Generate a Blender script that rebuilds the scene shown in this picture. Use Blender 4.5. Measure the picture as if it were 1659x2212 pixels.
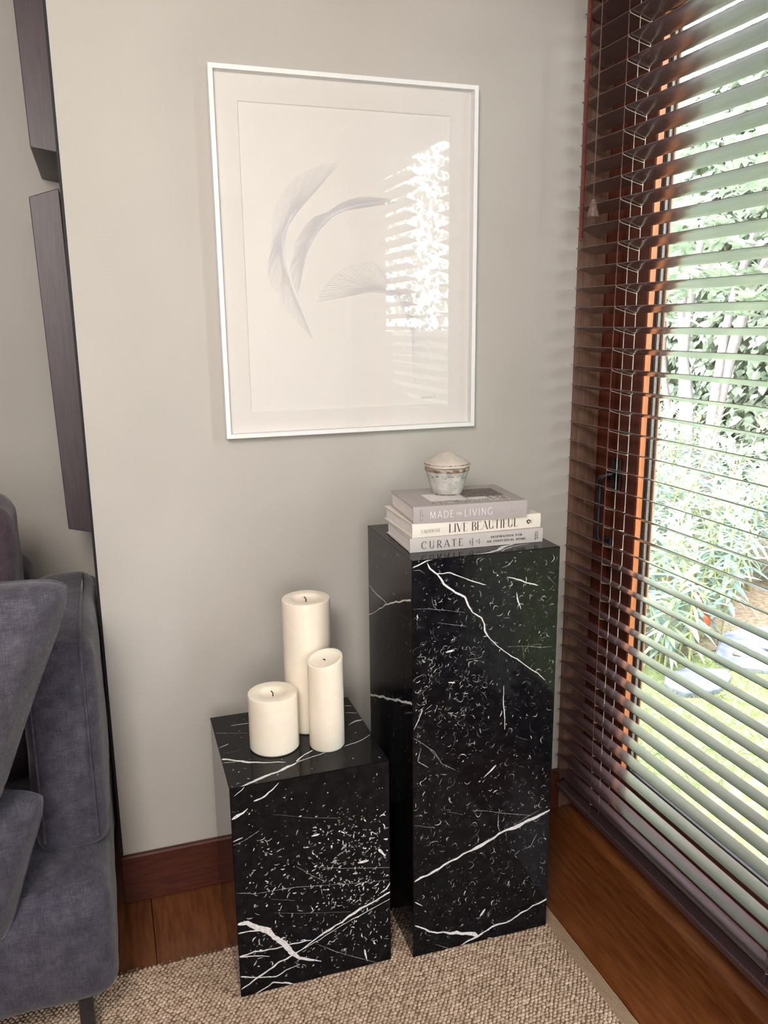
import bpy, bmesh, math, random
import numpy as np
from mathutils import Vector, Matrix, noise
from mathutils.geometry import delaunay_2d_cdt
for o in list(bpy.data.objects): bpy.data.objects.remove(o)
random.seed(7); RNG = np.random.default_rng(7)
scene = bpy.context.scene; COL = scene.collection
PI = math.pi
S = 1.27            # everything below is laid out in units of 1.27 m and brought to metres at the end

# ------------------------------------------------------------------ camera
F_PX, YAW, PITCH, ROLL = 1792.6, 0.3256, -0.2249, -0.0107
CAM = Vector((-1.0485, -1.7198, 1.2555)) * S
fwd = Vector((math.sin(YAW)*math.cos(PITCH), math.cos(YAW)*math.cos(PITCH), math.sin(PITCH)))
r0 = Vector((math.cos(YAW), -math.sin(YAW), 0)); u0 = r0.cross(fwd)
rt = math.cos(ROLL)*r0 + math.sin(ROLL)*u0; up = -math.sin(ROLL)*r0 + math.cos(ROLL)*u0
cd = bpy.data.cameras.new('camera'); cam = bpy.data.objects.new('camera', cd); COL.objects.link(cam)
cam.matrix_world = Matrix(((rt.x, up.x, -fwd.x, CAM.x), (rt.y, up.y, -fwd.y, CAM.y), (rt.z, up.z, -fwd.z, CAM.z), (0, 0, 0, 1)))
cd.sensor_fit = 'HORIZONTAL'; cd.sensor_width = 36; cd.lens = F_PX/1659*36; cd.clip_start = .02; cd.clip_end = 200
scene.camera = cam

# ------------------------------------------------------------------ sky, lights, exposure
W = bpy.data.worlds.new('overcast_sky'); scene.world = W; W.use_nodes = True
bg = W.node_tree.nodes['Background']; bg.inputs[0].default_value = (.92, .95, 1, 1); bg.inputs[1].default_value = 16.0
def area(name, loc, target, sx, sy, power, color):
    l = bpy.data.lights.new(name, 'AREA'); l.shape = 'RECTANGLE'; l.size = sx; l.size_y = sy; l.energy = power; l.color = color
    o = bpy.data.objects.new(name, l); COL.objects.link(o); o.location = loc
    o.rotation_euler = (Vector(target)-Vector(loc)).to_track_quat('-Z', 'Y').to_euler(); return o
sun = bpy.data.lights.new('sun', 'SUN'); sun.energy = 9; sun.angle = math.radians(12); sun.color = (1, .96, .90)
so = bpy.data.objects.new('sun', sun); COL.objects.link(so); so.rotation_euler = (math.radians(35), math.radians(-18), 0)
area('fill_light_front', (-1.6, -5.45, 1.75), (-1.0, 0, 1.1), 2.2, 2.0, 92, (1, .96, .95))  # added room fill from behind the camera, no window is there
area('fill_light_left', (-1.75, -2.35, 2.25), (-1.75, 0, 1.3), .5, .5, 38, (1, .93, .86))  # added warm fill near the camera to brighten the left wall
scene.view_settings.view_transform = 'Standard'; scene.view_settings.look = 'None'
scene.view_settings.gamma = 1; scene.view_settings.use_curve_mapping = False
scene.view_settings.exposure = 0.0
cy = scene.cycles
cy.use_denoising = True; cy.max_bounces = 8; cy.diffuse_bounces = 4; cy.glossy_bounces = 4; cy.transmission_bounces = 4
cy.transparent_max_bounces = 12; cy.caustics_reflective = False; cy.caustics_refractive = False; cy.sample_clamp_indirect = 6

# ------------------------------------------------------------------ materials
def mat(name, col=(.8, .8, .8), rough=.5, spec=.5, metal=0, sss=0, coat=0, crough=.08, alt=None, nscale=20, ndetail=4, bump=0, bscale=200, stretch=None, lo=.35, hi=.65, bdist=.002):
    m = bpy.data.materials.new(name); m.use_nodes = True; nt = m.node_tree; b = nt.nodes['Principled BSDF']
    b.inputs['Base Color'].default_value = (*col, 1); b.inputs['Roughness'].default_value = rough
    b.inputs['Specular IOR Level'].default_value = spec; b.inputs['Metallic'].default_value = metal
    b.inputs['Coat Weight'].default_value = coat; b.inputs['Coat Roughness'].default_value = crough
    if sss:
        b.inputs['Subsurface Weight'].default_value = sss; b.inputs['Subsurface Radius'].default_value = (.03, .015, .008); b.inputs['Subsurface Scale'].default_value = .6
    tc = nt.nodes.new('ShaderNodeTexCoord'); mp = nt.nodes.new('ShaderNodeMapping'); nt.links.new(tc.outputs['Object'], mp.inputs[0])
    if stretch: mp.inputs['Scale'].default_value = stretch
    if alt:
        n = nt.nodes.new('ShaderNodeTexNoise'); n.inputs['Scale'].default_value = nscale; n.inputs['Detail'].default_value = ndetail
        nt.links.new(mp.outputs[0], n.inputs['Vector'])
        r = nt.nodes.new('ShaderNodeValToRGB'); r.color_ramp.elements[0].position = lo; r.color_ramp.elements[1].position = hi
        r.color_ramp.elements[0].color = (*col, 1); r.color_ramp.elements[1].color = (*alt, 1)
        nt.links.new(n.outputs['Fac'], r.inputs[0]); nt.links.new(r.outputs[0], b.inputs['Base Color'])
    if bump:
        n2 = nt.nodes.new('ShaderNodeTexNoise'); n2.inputs['Scale'].default_value = bscale; n2.inputs['Detail'].default_value = 3
        nt.links.new(mp.outputs[0], n2.inputs['Vector'])
        bp = nt.nodes.new('ShaderNodeBump'); bp.inputs['Strength'].default_value = bump; bp.inputs['Distance'].default_value = bdist
        nt.links.new(n2.outputs['Fac'], bp.inputs['Height']); nt.links.new(bp.outputs[0], b.inputs['Normal'])
    return m
def fabric(name, c1, c2, c3):
    m = mat(name, c1, .9, .2, bump=.35, bscale=420, bdist=.001); nt = m.node_tree; b = nt.nodes['Principled BSDF']
    tc = nt.nodes['Texture Coordinate']; cols = []
    for st in ((900, 60, 60), (60, 60, 900)):
        mp = nt.nodes.new('ShaderNodeMapping'); mp.inputs['Scale'].default_value = st; nt.links.new(tc.outputs['Object'], mp.inputs[0])
        n = nt.nodes.new('ShaderNodeTexNoise'); n.inputs['Scale'].default_value = 1; n.inputs['Detail'].default_value = 2; nt.links.new(mp.outputs[0], n.inputs['Vector'])
        cols.append(n.outputs['Fac'])
    nb = nt.nodes.new('ShaderNodeTexNoise'); nb.inputs['Scale'].default_value = 30; nb.inputs['Detail'].default_value = 5; nt.links.new(tc.outputs['Object'], nb.inputs['Vector'])
    a = nt.nodes.new('ShaderNodeMath'); a.operation = 'ADD'; nt.links.new(cols[0], a.inputs[0]); nt.links.new(cols[1], a.inputs[1])
    a2 = nt.nodes.new('ShaderNodeMath'); a2.operation = 'ADD'; nt.links.new(a.outputs[0], a2.inputs[0]); nt.links.new(nb.outputs['Fac'], a2.inputs[1])
    mr = nt.nodes.new('ShaderNodeMath'); mr.operation = 'MULTIPLY'; mr.inputs[1].default_value = 1/3; nt.links.new(a2.outputs[0], mr.inputs[0])
    r = nt.nodes.new('ShaderNodeValToRGB'); e = r.color_ramp.elements; e[0].position = .36; e[0].color = (*c1, 1); e[1].position = .64; e[1].color = (*c3, 1)
    x = e.new(.5); x.color = (*c2, 1); nt.links.new(mr.outputs[0], r.inputs[0]); nt.links.new(r.outputs[0], b.inputs['Base Color'])
    b.inputs['Sheen Weight'].default_value = .25; b.inputs['Sheen Roughness'].default_value = .4
    return m
def glass(name, tint=(1, 1, 1), f0=1.0, ior=1.5):
    m = bpy.data.materials.new(name); m.use_nodes = True; nt = m.node_tree; nt.nodes.clear()
    out = nt.nodes.new('ShaderNodeOutputMaterial'); mix = nt.nodes.new('ShaderNodeMixShader'); t = nt.nodes.new('ShaderNodeBsdfTransparent')
    g = nt.nodes.new('ShaderNodeBsdfGlossy'); g.inputs['Roughness'].default_value = 0; fr = nt.nodes.new('ShaderNodeFresnel'); fr.inputs[0].default_value = ior
    t.inputs[0].default_value = (*tint, 1)
    ge = nt.nodes.new('ShaderNodeNewGeometry'); mm = nt.nodes.new('ShaderNodeMapRange'); mm.inputs['To Min'].default_value = ior; mm.inputs['To Max'].default_value = 1/ior
    nt.links.new(ge.outputs['Backfacing'], mm.inputs[0]); nt.links.new(mm.outputs[0], fr.inputs[0])   # a thin sheet: no total reflection on the way out
    nt.links.new(fr.outputs[0], mix.inputs[0]); nt.links.new(t.outputs[0], mix.inputs[1]); nt.links.new(g.outputs[0], mix.inputs[2]); nt.links.new(mix.outputs[0], out.inputs[0])
    return m
def leafmat(name, c, alt, trans=.5):
    c, alt = [tuple(.74*q for q in p) for p in (c, alt)]; m = mat(name, c, .45, .4, alt=alt, nscale=9); nt = m.node_tree; b = nt.nodes['Principled BSDF']; out = nt.nodes['Material Output']
    tr = nt.nodes.new('ShaderNodeBsdfTranslucent'); mx = nt.nodes.new('ShaderNodeMixShader'); mx.inputs[0].default_value = trans
    src = b.inputs['Base Color'].links[0].from_socket; nt.links.new(src, tr.inputs[0])
    nt.links.new(b.outputs[0], mx.inputs[1]); nt.links.new(tr.outputs[0], mx.inputs[2]); nt.links.new(mx.outputs[0], out.inputs[0]); return m
M = dict(
 wall=mat('greige_paint', (.50, .475, .435), .75, .25, alt=(.53, .50, .46), nscale=3, bump=.08, bscale=500),
 ceiling=mat('ceiling_paint', (.75, .74, .72), .9, .2, alt=(.78, .77, .75), nscale=3),
 floor=mat('floor_timber', (.13, .036, .010), .28, .5, alt=(.22, .072, .021), nscale=14, stretch=(6, .6, 1), bump=.05, bscale=60),
 base=mat('baseboard_timber', (.062, .015, .009), .4, .4, alt=(.095, .025, .013), nscale=18, stretch=(.8, 1, 8)),
 joinery=mat('joinery_timber', (.10, .020, .010), .38, .5, alt=(.15, .034, .015), nscale=22, stretch=(6, 6, .5)),
 jamb=mat('jamb_timber', (.135, .070, .045), .45, .4, alt=(.20, .11, .075), nscale=22, stretch=(6, 6, .5)),
 bead=mat('lit_bead_timber', (.50, .16, .055), .4, .4, alt=(.60, .21, .08), nscale=25, stretch=(6, 6, .5)),  # same wood as the joinery, garden light painted in as brighter orange
 slat=mat('slat_lacquer', (.070, .038, .044), .36, .35, coat=1, crough=.19, alt=(.095, .054, .058), nscale=30, stretch=(4, .4, 4)),
 cord=mat('cord_fibre', (.62, .56, .50), .8, .2, alt=(.72, .67, .6), nscale=300),
 cordd=mat('cord_dark', (.16, .09, .075), .8, .2, alt=(.22, .13, .11), nscale=300),
 wand=mat('wand_lacquer', (.105, .016, .014), .22, .6, coat=.5, alt=(.15, .026, .02), nscale=60),
 tassel=mat('tassel_timber', (.12, .07, .055), .4, .5, alt=(.24, .15, .13), nscale=90),
 seal=mat('rubber_seal', (.01, .01, .012), .6, .3, alt=(.015, .015, .02), nscale=50),
 spacer=mat('spacer_aluminium', (.13, .13, .115), .5, .4, metal=.3, alt=(.24, .24, .22), nscale=400, ndetail=1, lo=.45, hi=.55),
 handle=mat('handle_black', (.012, .012, .02), .18, .6, alt=(.02, .02, .03), nscale=60, coat=.4),
 glass=glass('window_glass', (.97, .99, .98)),
 pglass=glass('picture_glass', (.985, .985, .985), ior=1.4),
 frame=mat('frame_lacquer', (.86, .87, .87), .35, .5, alt=(.89, .9, .9), nscale=40),
 matb=mat('mat_board', (.845, .805, .765), .9, .1, alt=(.86, .82, .78), nscale=60),
 matw=mat('mat_core', (.90, .88, .86), .9, .1, alt=(.92, .9, .88), nscale=60),
 paper=mat('art_paper', (.88, .845, .805), .95, .1, alt=(.89, .855, .815), nscale=12, bump=.15, bscale=300),
 thread=mat('white_thread', (.85, .835, .86), .7, .2, alt=(.89, .88, .90), nscale=300),
 ink=mat('grey_pencil', (.25, .23, .22), .9, .1, alt=(.3, .28, .27), nscale=300),
 marble=mat('black_marble', (.0045, .0045, .006), .07, .22, alt=(.010, .010, .012), nscale=35, ndetail=8, lo=.4, hi=.7),
 vein=mat('white_vein', (.62, .60, .60), .10, .5, alt=(.86, .85, .85), nscale=160, ndetail=4, lo=.35, hi=.6),
 fleck=mat('grey_fleck', (.20, .20, .20), .1, .5, alt=(.52, .52, .50), nscale=200, ndetail=2, lo=.4, hi=.6),
 dim=mat('dim_fleck', (.055, .055, .058), .1, .5, alt=(.15, .15, .15), nscale=200, ndetail=2, lo=.4, hi=.6),
 gold=mat('ochre_fleck', (.16, .14, .06), .1, .5, alt=(.34, .31, .16), nscale=200, ndetail=2, lo=.4, hi=.6),
 wax=mat('ivory_wax', (.91, .82, .69), .55, .35, sss=.45, alt=(.93, .85, .73), nscale=40, bump=.12, bscale=160),
 wick=mat('burnt_wick', (.012, .011, .011), .9, .1, alt=(.03, .028, .027), nscale=300),
 bookA=mat('taupe_cover', (.41, .365, .365), .55, .3, alt=(.44, .39, .39), nscale=300),
 bookB=mat('cream_cover', (.80, .73, .65), .55, .3, alt=(.83, .76, .68), nscale=300),
 bookC=mat('grey_linen_cover', (.50, .47, .45), .75, .2, alt=(.55, .52, .50), nscale=400),
 pages=mat('page_edges', (.74, .68, .67), .85, .1, alt=(.84, .79, .78), nscale=10, ndetail=3, stretch=(2, 2, 160), lo=.4, hi=.6),
 black=mat('black_ink', (.012, .011, .012), .6, .3, alt=(.02, .018, .02), nscale=100),
 white=mat('white_ink', (.88, .86, .86), .6, .3, alt=(.92, .9, .9), nscale=100),
 ph_dark=mat('photo_dark', (.09, .065, .06), .5, .3, alt=(.22, .17, .16), nscale=120),
 ph_mid=mat('photo_mid', (.33, .28, .27), .5, .3, alt=(.55, .5, .49), nscale=150),
 ph_light=mat('photo_light', (.70, .66, .66), .5, .3, alt=(.82, .79, .79), nscale=60),
 ph_print=mat('photo_print', (.12, .09, .07), .5, .3, alt=(.72, .68, .64), nscale=260, lo=.42, hi=.58),
 jar=mat('distressed_paint', (.34, .35, .335), .6, .35, alt=(.60, .57, .51), nscale=38, ndetail=8, bump=.3, bscale=120),
 jarlid=mat('distressed_lid', (.52, .46, .40), .6, .35, alt=(.62, .55, .48), nscale=50, ndetail=8, bump=.3, bscale=120),
 jarbare=mat('bare_rim', (.17, .105, .075), .6, .3, alt=(.45, .38, .32), nscale=70, ndetail=6, lo=.42, hi=.6),
 jarchip=mat('dark_chip', (.03, .026, .022), .7, .3, alt=(.05, .04, .035), nscale=200),
 fin=mat('stained_oak', (.058, .040, .046), .42, .4, alt=(.08, .056, .062), nscale=16, stretch=(8, 8, .6), bump=.1, bscale=80),
 sofa=fabric('slate_linen', (.036, .033, .050), (.062, .057, .079), (.105, .099, .127)),
 pil=fabric('slate_chenille', (.042, .038, .053), (.073, .067, .088), (.125, .118, .147)),
 plum=fabric('plum_linen', (.05, .034, .045), (.075, .052, .066), (.11, .08, .10)),
 legm=mat('dark_leg', (.02, .018, .02), .4, .5, alt=(.03, .027, .03), nscale=50),
 jute=mat('jute_fibre', (.40, .285, .205), .85, .2, alt=(.64, .49, .375), nscale=70, ndetail=3),
 juteb=mat('jute_backing', (.16, .105, .065), .9, .1, alt=(.26, .18, .12), nscale=160, bump=.5, bscale=260),
 hem=mat('jute_hem', (.36, .25, .165), .9, .1, alt=(.46, .335, .235), nscale=300, bump=.6, bscale=400),
 lawn=mat('moss_lawn', (.17, .20, .08), .95, .1, alt=(.30, .32, .17), nscale=18, ndetail=8, bump=.6, bscale=90, bdist=.01),
 grass=leafmat('grass_blades', (.34, .42, .20), (.50, .56, .34)),
 soil=mat('garden_soil', (.12, .085, .06), .95, .1, alt=(.22, .17, .13), nscale=30),
 paving=mat('pale_paving', (.36, .36, .37), .8, .2, alt=(.48, .48, .50), nscale=40, bump=.3, bscale=120),
 stone=mat('blue_flagstone', (.13, .14, .19), .8, .2, alt=(.21, .22, .28), nscale=20, bump=.4, bscale=50),
 lanceA=leafmat('lance_leaf', (.36, .48, .36), (.54, .64, .52)),
 lanceB=leafmat('lance_leaf_young', (.55, .64, .36), (.70, .75, .52)),
 lanceC=leafmat('lance_leaf_blue', (.30, .43, .40), (.46, .58, .57)),
 ivyA=leafmat('ivy_leaf', (.19, .245, .17), (.35, .41, .30), .35),
 ivyB=leafmat('ivy_leaf_pale', (.40, .45, .36), (.56, .60, .50), .35),
 ovalA=leafmat('oval_leaf', (.30, .39, .26), (.50, .58, .44), .45),
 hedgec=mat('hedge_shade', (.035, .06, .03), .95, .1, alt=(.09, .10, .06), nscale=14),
 stem=mat('shrub_stem', (.38, .38, .16), .7, .2, alt=(.48, .46, .22), nscale=40),
 bark=mat('pale_bark', (.26, .22, .23), .85, .2, alt=(.36, .31, .32), nscale=26, stretch=(3, 3, .6), bump=.4, bscale=60),
 twig=mat('bare_twig', (.42, .39, .37), .8, .2, alt=(.52, .48, .46), nscale=60),
 redleaf=leafmat('red_leaf', (.55, .10, .05), (.70, .20, .10)),
 dryleaf=leafmat('dry_leaf', (.55, .36, .30), (.70, .52, .44)),
)

_b = M['slat'].node_tree.nodes['Principled BSDF']; _b.inputs['IOR'].default_value = 1.7; _b.inputs['Coat IOR'].default_value = 1.8
# ------------------------------------------------------------------ mesh helpers
def link(o, parent=None, label=None, cat=None, group=None, kind=None):
    COL.objects.link(o)
    if parent: o.parent = parent
    for k, v in (('label', label), ('category', cat), ('group', group), ('kind', kind)):
        if v: o[k] = v
    return o
def thing(name, label, cat, loc=(0, 0, 0), rz=0, group=None):
    o = bpy.data.objects.new(name, None); o.location = loc; o.rotation_euler = (0, 0, rz); o.empty_display_size = .05
    return link(o, None, label, cat, group)
def mk(name, v, f, m, parent=None, smooth=False, idx=None, loc=None, **tags):
    me = bpy.data.meshes.new(name); me.from_pydata([tuple(map(float, p)) for p in v], [], [tuple(map(int, q)) for q in f])
    for mm in (m if isinstance(m, (list, tuple)) else [m]): me.materials.append(mm)
    if idx is not None: me.polygons.foreach_set('material_index', list(map(int, idx)))
    if smooth: me.polygons.foreach_set('use_smooth', [True]*len(me.polygons))
    me.update(); o = bpy.data.objects.new(name, me)
    if loc: o.location = loc
    return link(o, parent, **tags)
class G:
    """collects vertices and faces of one mesh"""
    def __init__(s): s.v = []; s.f = []; s.i = []
    def add(s, v, f, i=0):
        n = len(s.v); s.v += [tuple(p) for p in v]; s.f += [tuple(a+n for a in q) for q in f]; s.i += [i]*len(f); return s
    def box(s, x0, x1, y0, y1, z0, z1, b=.001, i=0, seg=1):
        bm = bmesh.new(); bmesh.ops.create_cube(bm, size=1)
        for q in bm.verts: q.co = ((x0+x1)/2+q.co.x*(x1-x0), (y0+y1)/2+q.co.y*(y1-y0), (z0+z1)/2+q.co.z*(z1-z0))
        if b: bmesh.ops.bevel(bm, geom=bm.edges[:], offset=b, segments=seg, profile=.5, affect='EDGES')
        bm.verts.index_update(); s.add([q.co[:] for q in bm.verts], [[q.index for q in f.verts] for f in bm.faces], i); bm.free(); return s
    def lathe(s, prof, n=32, c=(0, 0), i=0):
        v = []; f = []
        for r, z in prof:
            for k in range(n): a = 2*PI*k/n; v.append((c[0]+r*math.cos(a), c[1]+r*math.sin(a), z))
        for j in range(len(prof)-1):
            for k in range(n): k2 = (k+1) % n; f.append((j*n+k, j*n+k2, (j+1)*n+k2, (j+1)*n+k))
        return s.add(v, f, i)
    def tube(s, path, r, n=6, i=0, cap=True):
        v = []; f = []; P = [Vector(p) for p in path]; R = r if isinstance(r, (list, tuple)) else [r]*len(P)
        for j, p in enumerate(P):
            d = (P[min(j+1, len(P)-1)]-P[max(j-1, 0)]).normalized(); a = d.cross(Vector((0, 0, 1)) if abs(d.z) < .9 else Vector((1, 0, 0))).normalized(); b = d.cross(a)
            for k in range(n): t = 2*PI*k/n; v.append(tuple(p+a*math.cos(t)*R[j]+b*math.sin(t)*R[j]))
        for j in range(len(P)-1):
            for k in range(n): k2 = (k+1) % n; f.append((j*n+k, j*n+k2, (j+1)*n+k2, (j+1)*n+k))
        if cap: f += [tuple(range(n))[::-1], tuple((len(P)-1)*n+k for k in range(n))]
        return s.add(v, f, i)
    def mk(s, name, m, parent=None, smooth=False, **k): return mk(name, s.v, s.f, m, parent, smooth, s.i, **k)
def box(name, x0, x1, y0, y1, z0, z1, m, parent=None, b=.001, seg=1, **k): return G().box(x0, x1, y0, y1, z0, z1, b, 0, seg).mk(name, m, parent, **k)
def inst(src, parent, loc=None, rot=None, sc=None, name=None):
    o = src.copy(); COL.objects.link(o); o.parent = parent
    if name: o.name = name
    if loc is not None: o.location = loc
    if rot is not None: o.rotation_euler = rot
    if sc is not None: o.scale = sc
    return o
def auto(o, ang=35):
    me = o.data; me.polygons.foreach_set('use_smooth', [True]*len(me.polygons)); me.set_sharp_from_angle(angle=math.radians(ang)); return o

# ------------------------------------------------------------------ the room shell
CZ = 2.12
XE = -1.0835
def struct(name, *a, **k): return box(name, *a, kind='structure', b=k.pop('b', 0), **k)
floor = bpy.data.objects.new('floor', None); link(floor, kind='structure')
struct_floor = box('subfloor', -3.6, .16, -4.4, .62, -.06, -.012, M['seal'], floor, b=0)
edges = [.078, -.045, -.2085] + [-.2085-.165*k for k in range(1, 21)]
for a, b_ in zip(edges[1:], edges[:-1]):
    box('plank', a+.0006, b_-.0006, -4.38, .6, -.012, 0, M['floor'], floor, b=.0009)
struct('wall_back', XE, .003, 0, .62, 0, CZ, M['wall'])
struct('wall_recess', -3.6, XE-.001, .60, .70, 0, CZ, M['wall'])
struct('wall_left', -3.7, -3.6, -4.4, .7, 0, CZ, M['wall'])
struct('wall_front', -3.6, .15, -4.5, -4.4, 0, CZ, M['wall'])
wr = bpy.data.objects.new('wall_right', None); link(wr, kind='structure')
box('pier', .003, .15, .02, .62, -.1, CZ, M['wall'], wr, b=0)
box('pier', .003, .15, -4.4, -1.98, 0, CZ, M['wall'], wr, b=0)
box('lintel', .003, .15, -1.98, .02, 1.99, CZ, M['wall'], wr, b=0)
struct('ceiling', -3.7, .15, -4.5, .7, CZ, CZ+.06, M['ceiling'])
struct('added_eave', -3.8, .40, -4.6, .9, CZ+.06, CZ+.16, M['base'])             # unseen roof slab and eave, added to block high sun at the window
struct('trim_5', XE-.0052, XE-.0004, .004, .03, .118, CZ-.001, M['seal'])      # dark edge trim at the wall's end
struct('baseboard_back', XE-.0065, .003, -.015, -.0003, 0.0003, .1156, M['base'], b=.003)
box('baseboard_recess', -3.6, XE-.002, .585, .5995, .0003, .1156, M['base'], b=.003, kind='structure')
# timber jamb lining at the left of the glazed door
tr = bpy.data.objects.new('trim_2', None); link(tr, kind='structure')
box('casing', .0035, .0165, -.004, .018, .0003, 1.985, M['jamb'], tr)
box('reveal_board', .017, .078, .0003, .0195, .0003, 1.985, M['jamb'], tr)
box('frame_post', .079, .150, -.040, .0195, .0003, 1.985, M['joinery'], tr)
box('head_board', .0035, .150, -1.975, -.041, 1.955, 1.985, M['jamb'], tr)
box('end_post', .0035, .150, -1.975, -1.86, .0003, 1.95, M['joinery'], tr)
def leaf(name, y0, y1, spacer=True):
    """glazed door leaf: y0 the wall side, y1 the far side"""
    d = bpy.data.objects.new(name, None); link(d, kind='structure')
    zt, zb, w = 1.95, .172, .0835
    box('rebate', .096, .128, y0-.0335, y0, .012, zt, M['joinery'], d)
    ya = y0-.034; g0 = ya-w; g1 = y1+w+.01
    box('stile', .080, .1185, g0, ya, .012, zt, M['joinery'], d, b=.0015)
    box('stile_moulding', .0785, .0799, g0+.0005, g0+.022, zb, zt-.09, M['joinery'], d, b=.0004)
    box('stile', .080, .132, y1, g1, .012, zt, M['joinery'], d, b=.0015)
    box('bottom_rail', .080, .132, g1+.0005, g0-.0005, .012, zb, M['joinery'], d, b=.0015)
    box('top_rail', .080, .132, g1+.0005, g0-.0005, zt-.09, zt, M['joinery'], d, b=.0015)
    for a, b_ in ((g0-.003, g0-.0003), (g1+.0003, g1+.003)):
        box('glazing_bead', .0805, .0955, a, b_, zb+.004, zt-.094, M['bead'], d, b=.0004)
        box('gasket', .0956, .0978, a-.002 if a > g1+.05 else a, b_ if a > g1+.05 else b_+.002, zb+.004, zt-.094, M['seal'], d, b=.0003)
    box('glass_pane', .098, .1015, g1-.004, g0+.004, zb-.004, zt-.086, M['glass'], d, b=0)
    s_ = g0-.0005
    box('spacer_bar', .1022, .1102, s_-.009, s_-.001, zb+.004, zt-.094, M['spacer'], d, b=.0004)
    box('gasket', .1104, .1150, s_-.013, s_-.001, zb+.004, zt-.094, M['seal'], d, b=.0003)
    box('outer_bead', .1152, .1190, s_-.012, s_-.001, zb+.004, zt-.094, M['bead'], d, b=.0004)
    box('spacer_bar', .1022, .1102, g1+.010, g0-.010, zb+.001, zb+.009, M['spacer'], d, b=.0004)
    box('gasket', .0985, .1150, g1+.012, g0-.014, zb+.0095, zb+.012, M['seal'], d, b=.0003)
    return d
door = leaf('door_1', -.0445, -.80)
leaf('door_2', -.846, -1.855)
box('trim_3', .085, .13, -.842, -.804, .012, 1.95, M['joinery'], kind='structure')
box('trim_4', .079, .16, -1.857, -.041, -.10, .011, M['base'], kind='structure')   # door sill
hd = bpy.data.objects.new('door_handle', None); hd.parent = door; COL.objects.link(hd); hd['label'] = 'black pull handle with a tall rounded grip'
box('backplate', .0745, .0799, -.103, -.064, .862, .940, M['handle'], hd, b=.002, seg=2)
pts = [(.076, -.083, .905), (.064, -.080, .905)]
for k in range(7): a = PI/2*k/6; pts.append((.064-.0165*math.sin(a), -.080+.016*k/6, .889+.016*math.cos(a)))
pts += [(.0475, -.064, .86), (.0475, -.063, .80), (.048, -.063, .757)]
for k in range(1, 7): a = PI/2*k/6; pts.append((.048+.018*(1-math.cos(a)), -.063, .757-.022*math.sin(a)))
pts.append((.0745, -.063, .735)); G().tube(pts, .0058, 10).mk('grip', M['handle'], hd, smooth=True)
box('lower_mount', .0745, .0799, -.0795+.0, -.050, .720, .750, M['handle'], hd, b=.0015)

# ------------------------------------------------------------------ venetian blind
SX, DZ, Z0, TILT = -.0124, .0430, 1.4121, math.radians(16)
blind = thing('venetian_blind', 'dark brown wooden venetian blind hanging over the glazed door', 'blind', (SX+.024, 0, 0))
Y0b, Y1b = -.0185, -.842
LAD = (-.1815, -.747)
def slat_mesh():
    g = G(); w, t, n = .0500, .0028, 8; prof = []
    for k in range(n+1):
        u = -1+2*k/n; prof.append((u*w/2, 0*.0016*(1-u*u)+.0005*(1-u*u)+t/2*(1 if abs(u) < .99 else .45)))
    for k in range(n, -1, -1):
        u = -1+2*k/n; prof.append((u*w/2, 0*.0016*(1-u*u)+.0005*(1-u*u)-t/2*(1 if abs(u) < .99 else .45)))
    L = len(prof); v = [(x, y, z) for y in (Y0b, Y1b) for x, z in prof]
    f = [(k, (k+1) % L, L+(k+1) % L, L+k) for k in range(L)] + [tuple(range(L))[::-1], tuple(range(L, 2*L))]
    return g.add(v, f)
sl0 = slat_mesh().mk('slat', M['slat'], blind); auto(sl0, 30)
rs = random.Random(3)
extra = {12: 3, 13: 8, 14: 12, 15: 6, 16: -2.5}
first = True
for i in range(-12, 31):
    z = Z0-DZ*i
    tl = TILT+math.radians(extra.get(i, 0)+rs.uniform(-.8, .8))
    cz = z-.025*math.sin(tl)
    o = sl0 if first else inst(sl0, blind); first = False
    o.location = (0, 0, cz); o.rotation_euler = (rs.uniform(-.0006, .0006), tl, 0)
ZTOP = Z0+DZ*12.6; ZBOT = .082
box('bottom_rail', -.0245, .0245, Y1b, Y0b, ZBOT-.009, ZBOT+.007, M['slat'], blind, b=.003, seg=2)
box('head_rail', -.028, .028, Y1b, Y0b, ZTOP, ZTOP+.05, M['slat'], blind, b=.002)
box('valance', -.040, -.031, Y1b, Y0b, ZTOP-.02, ZTOP+.055, M['slat'], blind, b=.002)
for y in LAD:
    lad = bpy.data.objects.new('ladder_cord', None); lad.parent = blind; COL.objects.link(lad)
    zs = [ZTOP-(ZTOP-ZBOT)*k/6 for k in range(7)]
    G().tube([(-.0262, y, z) for z in zs], .0008, 5).mk('front_cord', M['cordd'], lad, True)
    G().tube([(.0262, y, z-.008) for z in zs], .0008, 5).mk('rear_cord', M['cord'], lad, True)
    G().tube([(0, y+.0005, z) for z in zs], .0008, 5).mk('lift_cord', M['cord'], lad, True)
    g = G()
    for i in range(-12, 31):
        z = Z0-DZ*i-.0035
        p = [(-.0262, y, z+.0035)]+[(u*.0255, y, z-.025*math.sin(TILT)*(1+u)-.0002-.0006*(1-u*u)) for u in (-.9, -.4, .1, .6, .97)]+[(.0262, y, z-.0135)]
        g.tube(p, .0007, 4, cap=False)
    g.mk('rungs', M['cord'], lad, True, kind='stuff')
blind2 = inst(blind, None, (SX+.024, -1.115, 0)); blind2['label'] = 'second brown wooden blind, farther along the window past a strip of bare glass'
for ch in list(blind.children):
    c = inst(ch, blind2)
    for q in ch.children: inst(q, c)
wand = thing('blind_wand', 'long red-brown tilt wand hanging at the left end of the blind', 'rod', (-.035, -.0725, ZTOP+.02))
zb = 1.4235-ZTOP-.02
G().lathe([(0, -.012), (.0038, -.012), (.0042, -.02), (.0042, zb+.004), (.0048, zb+.003), (.0048, zb+.0005), (.003, zb), (0, zb)], 16).mk('rod', M['wand'], wand, True)
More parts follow.
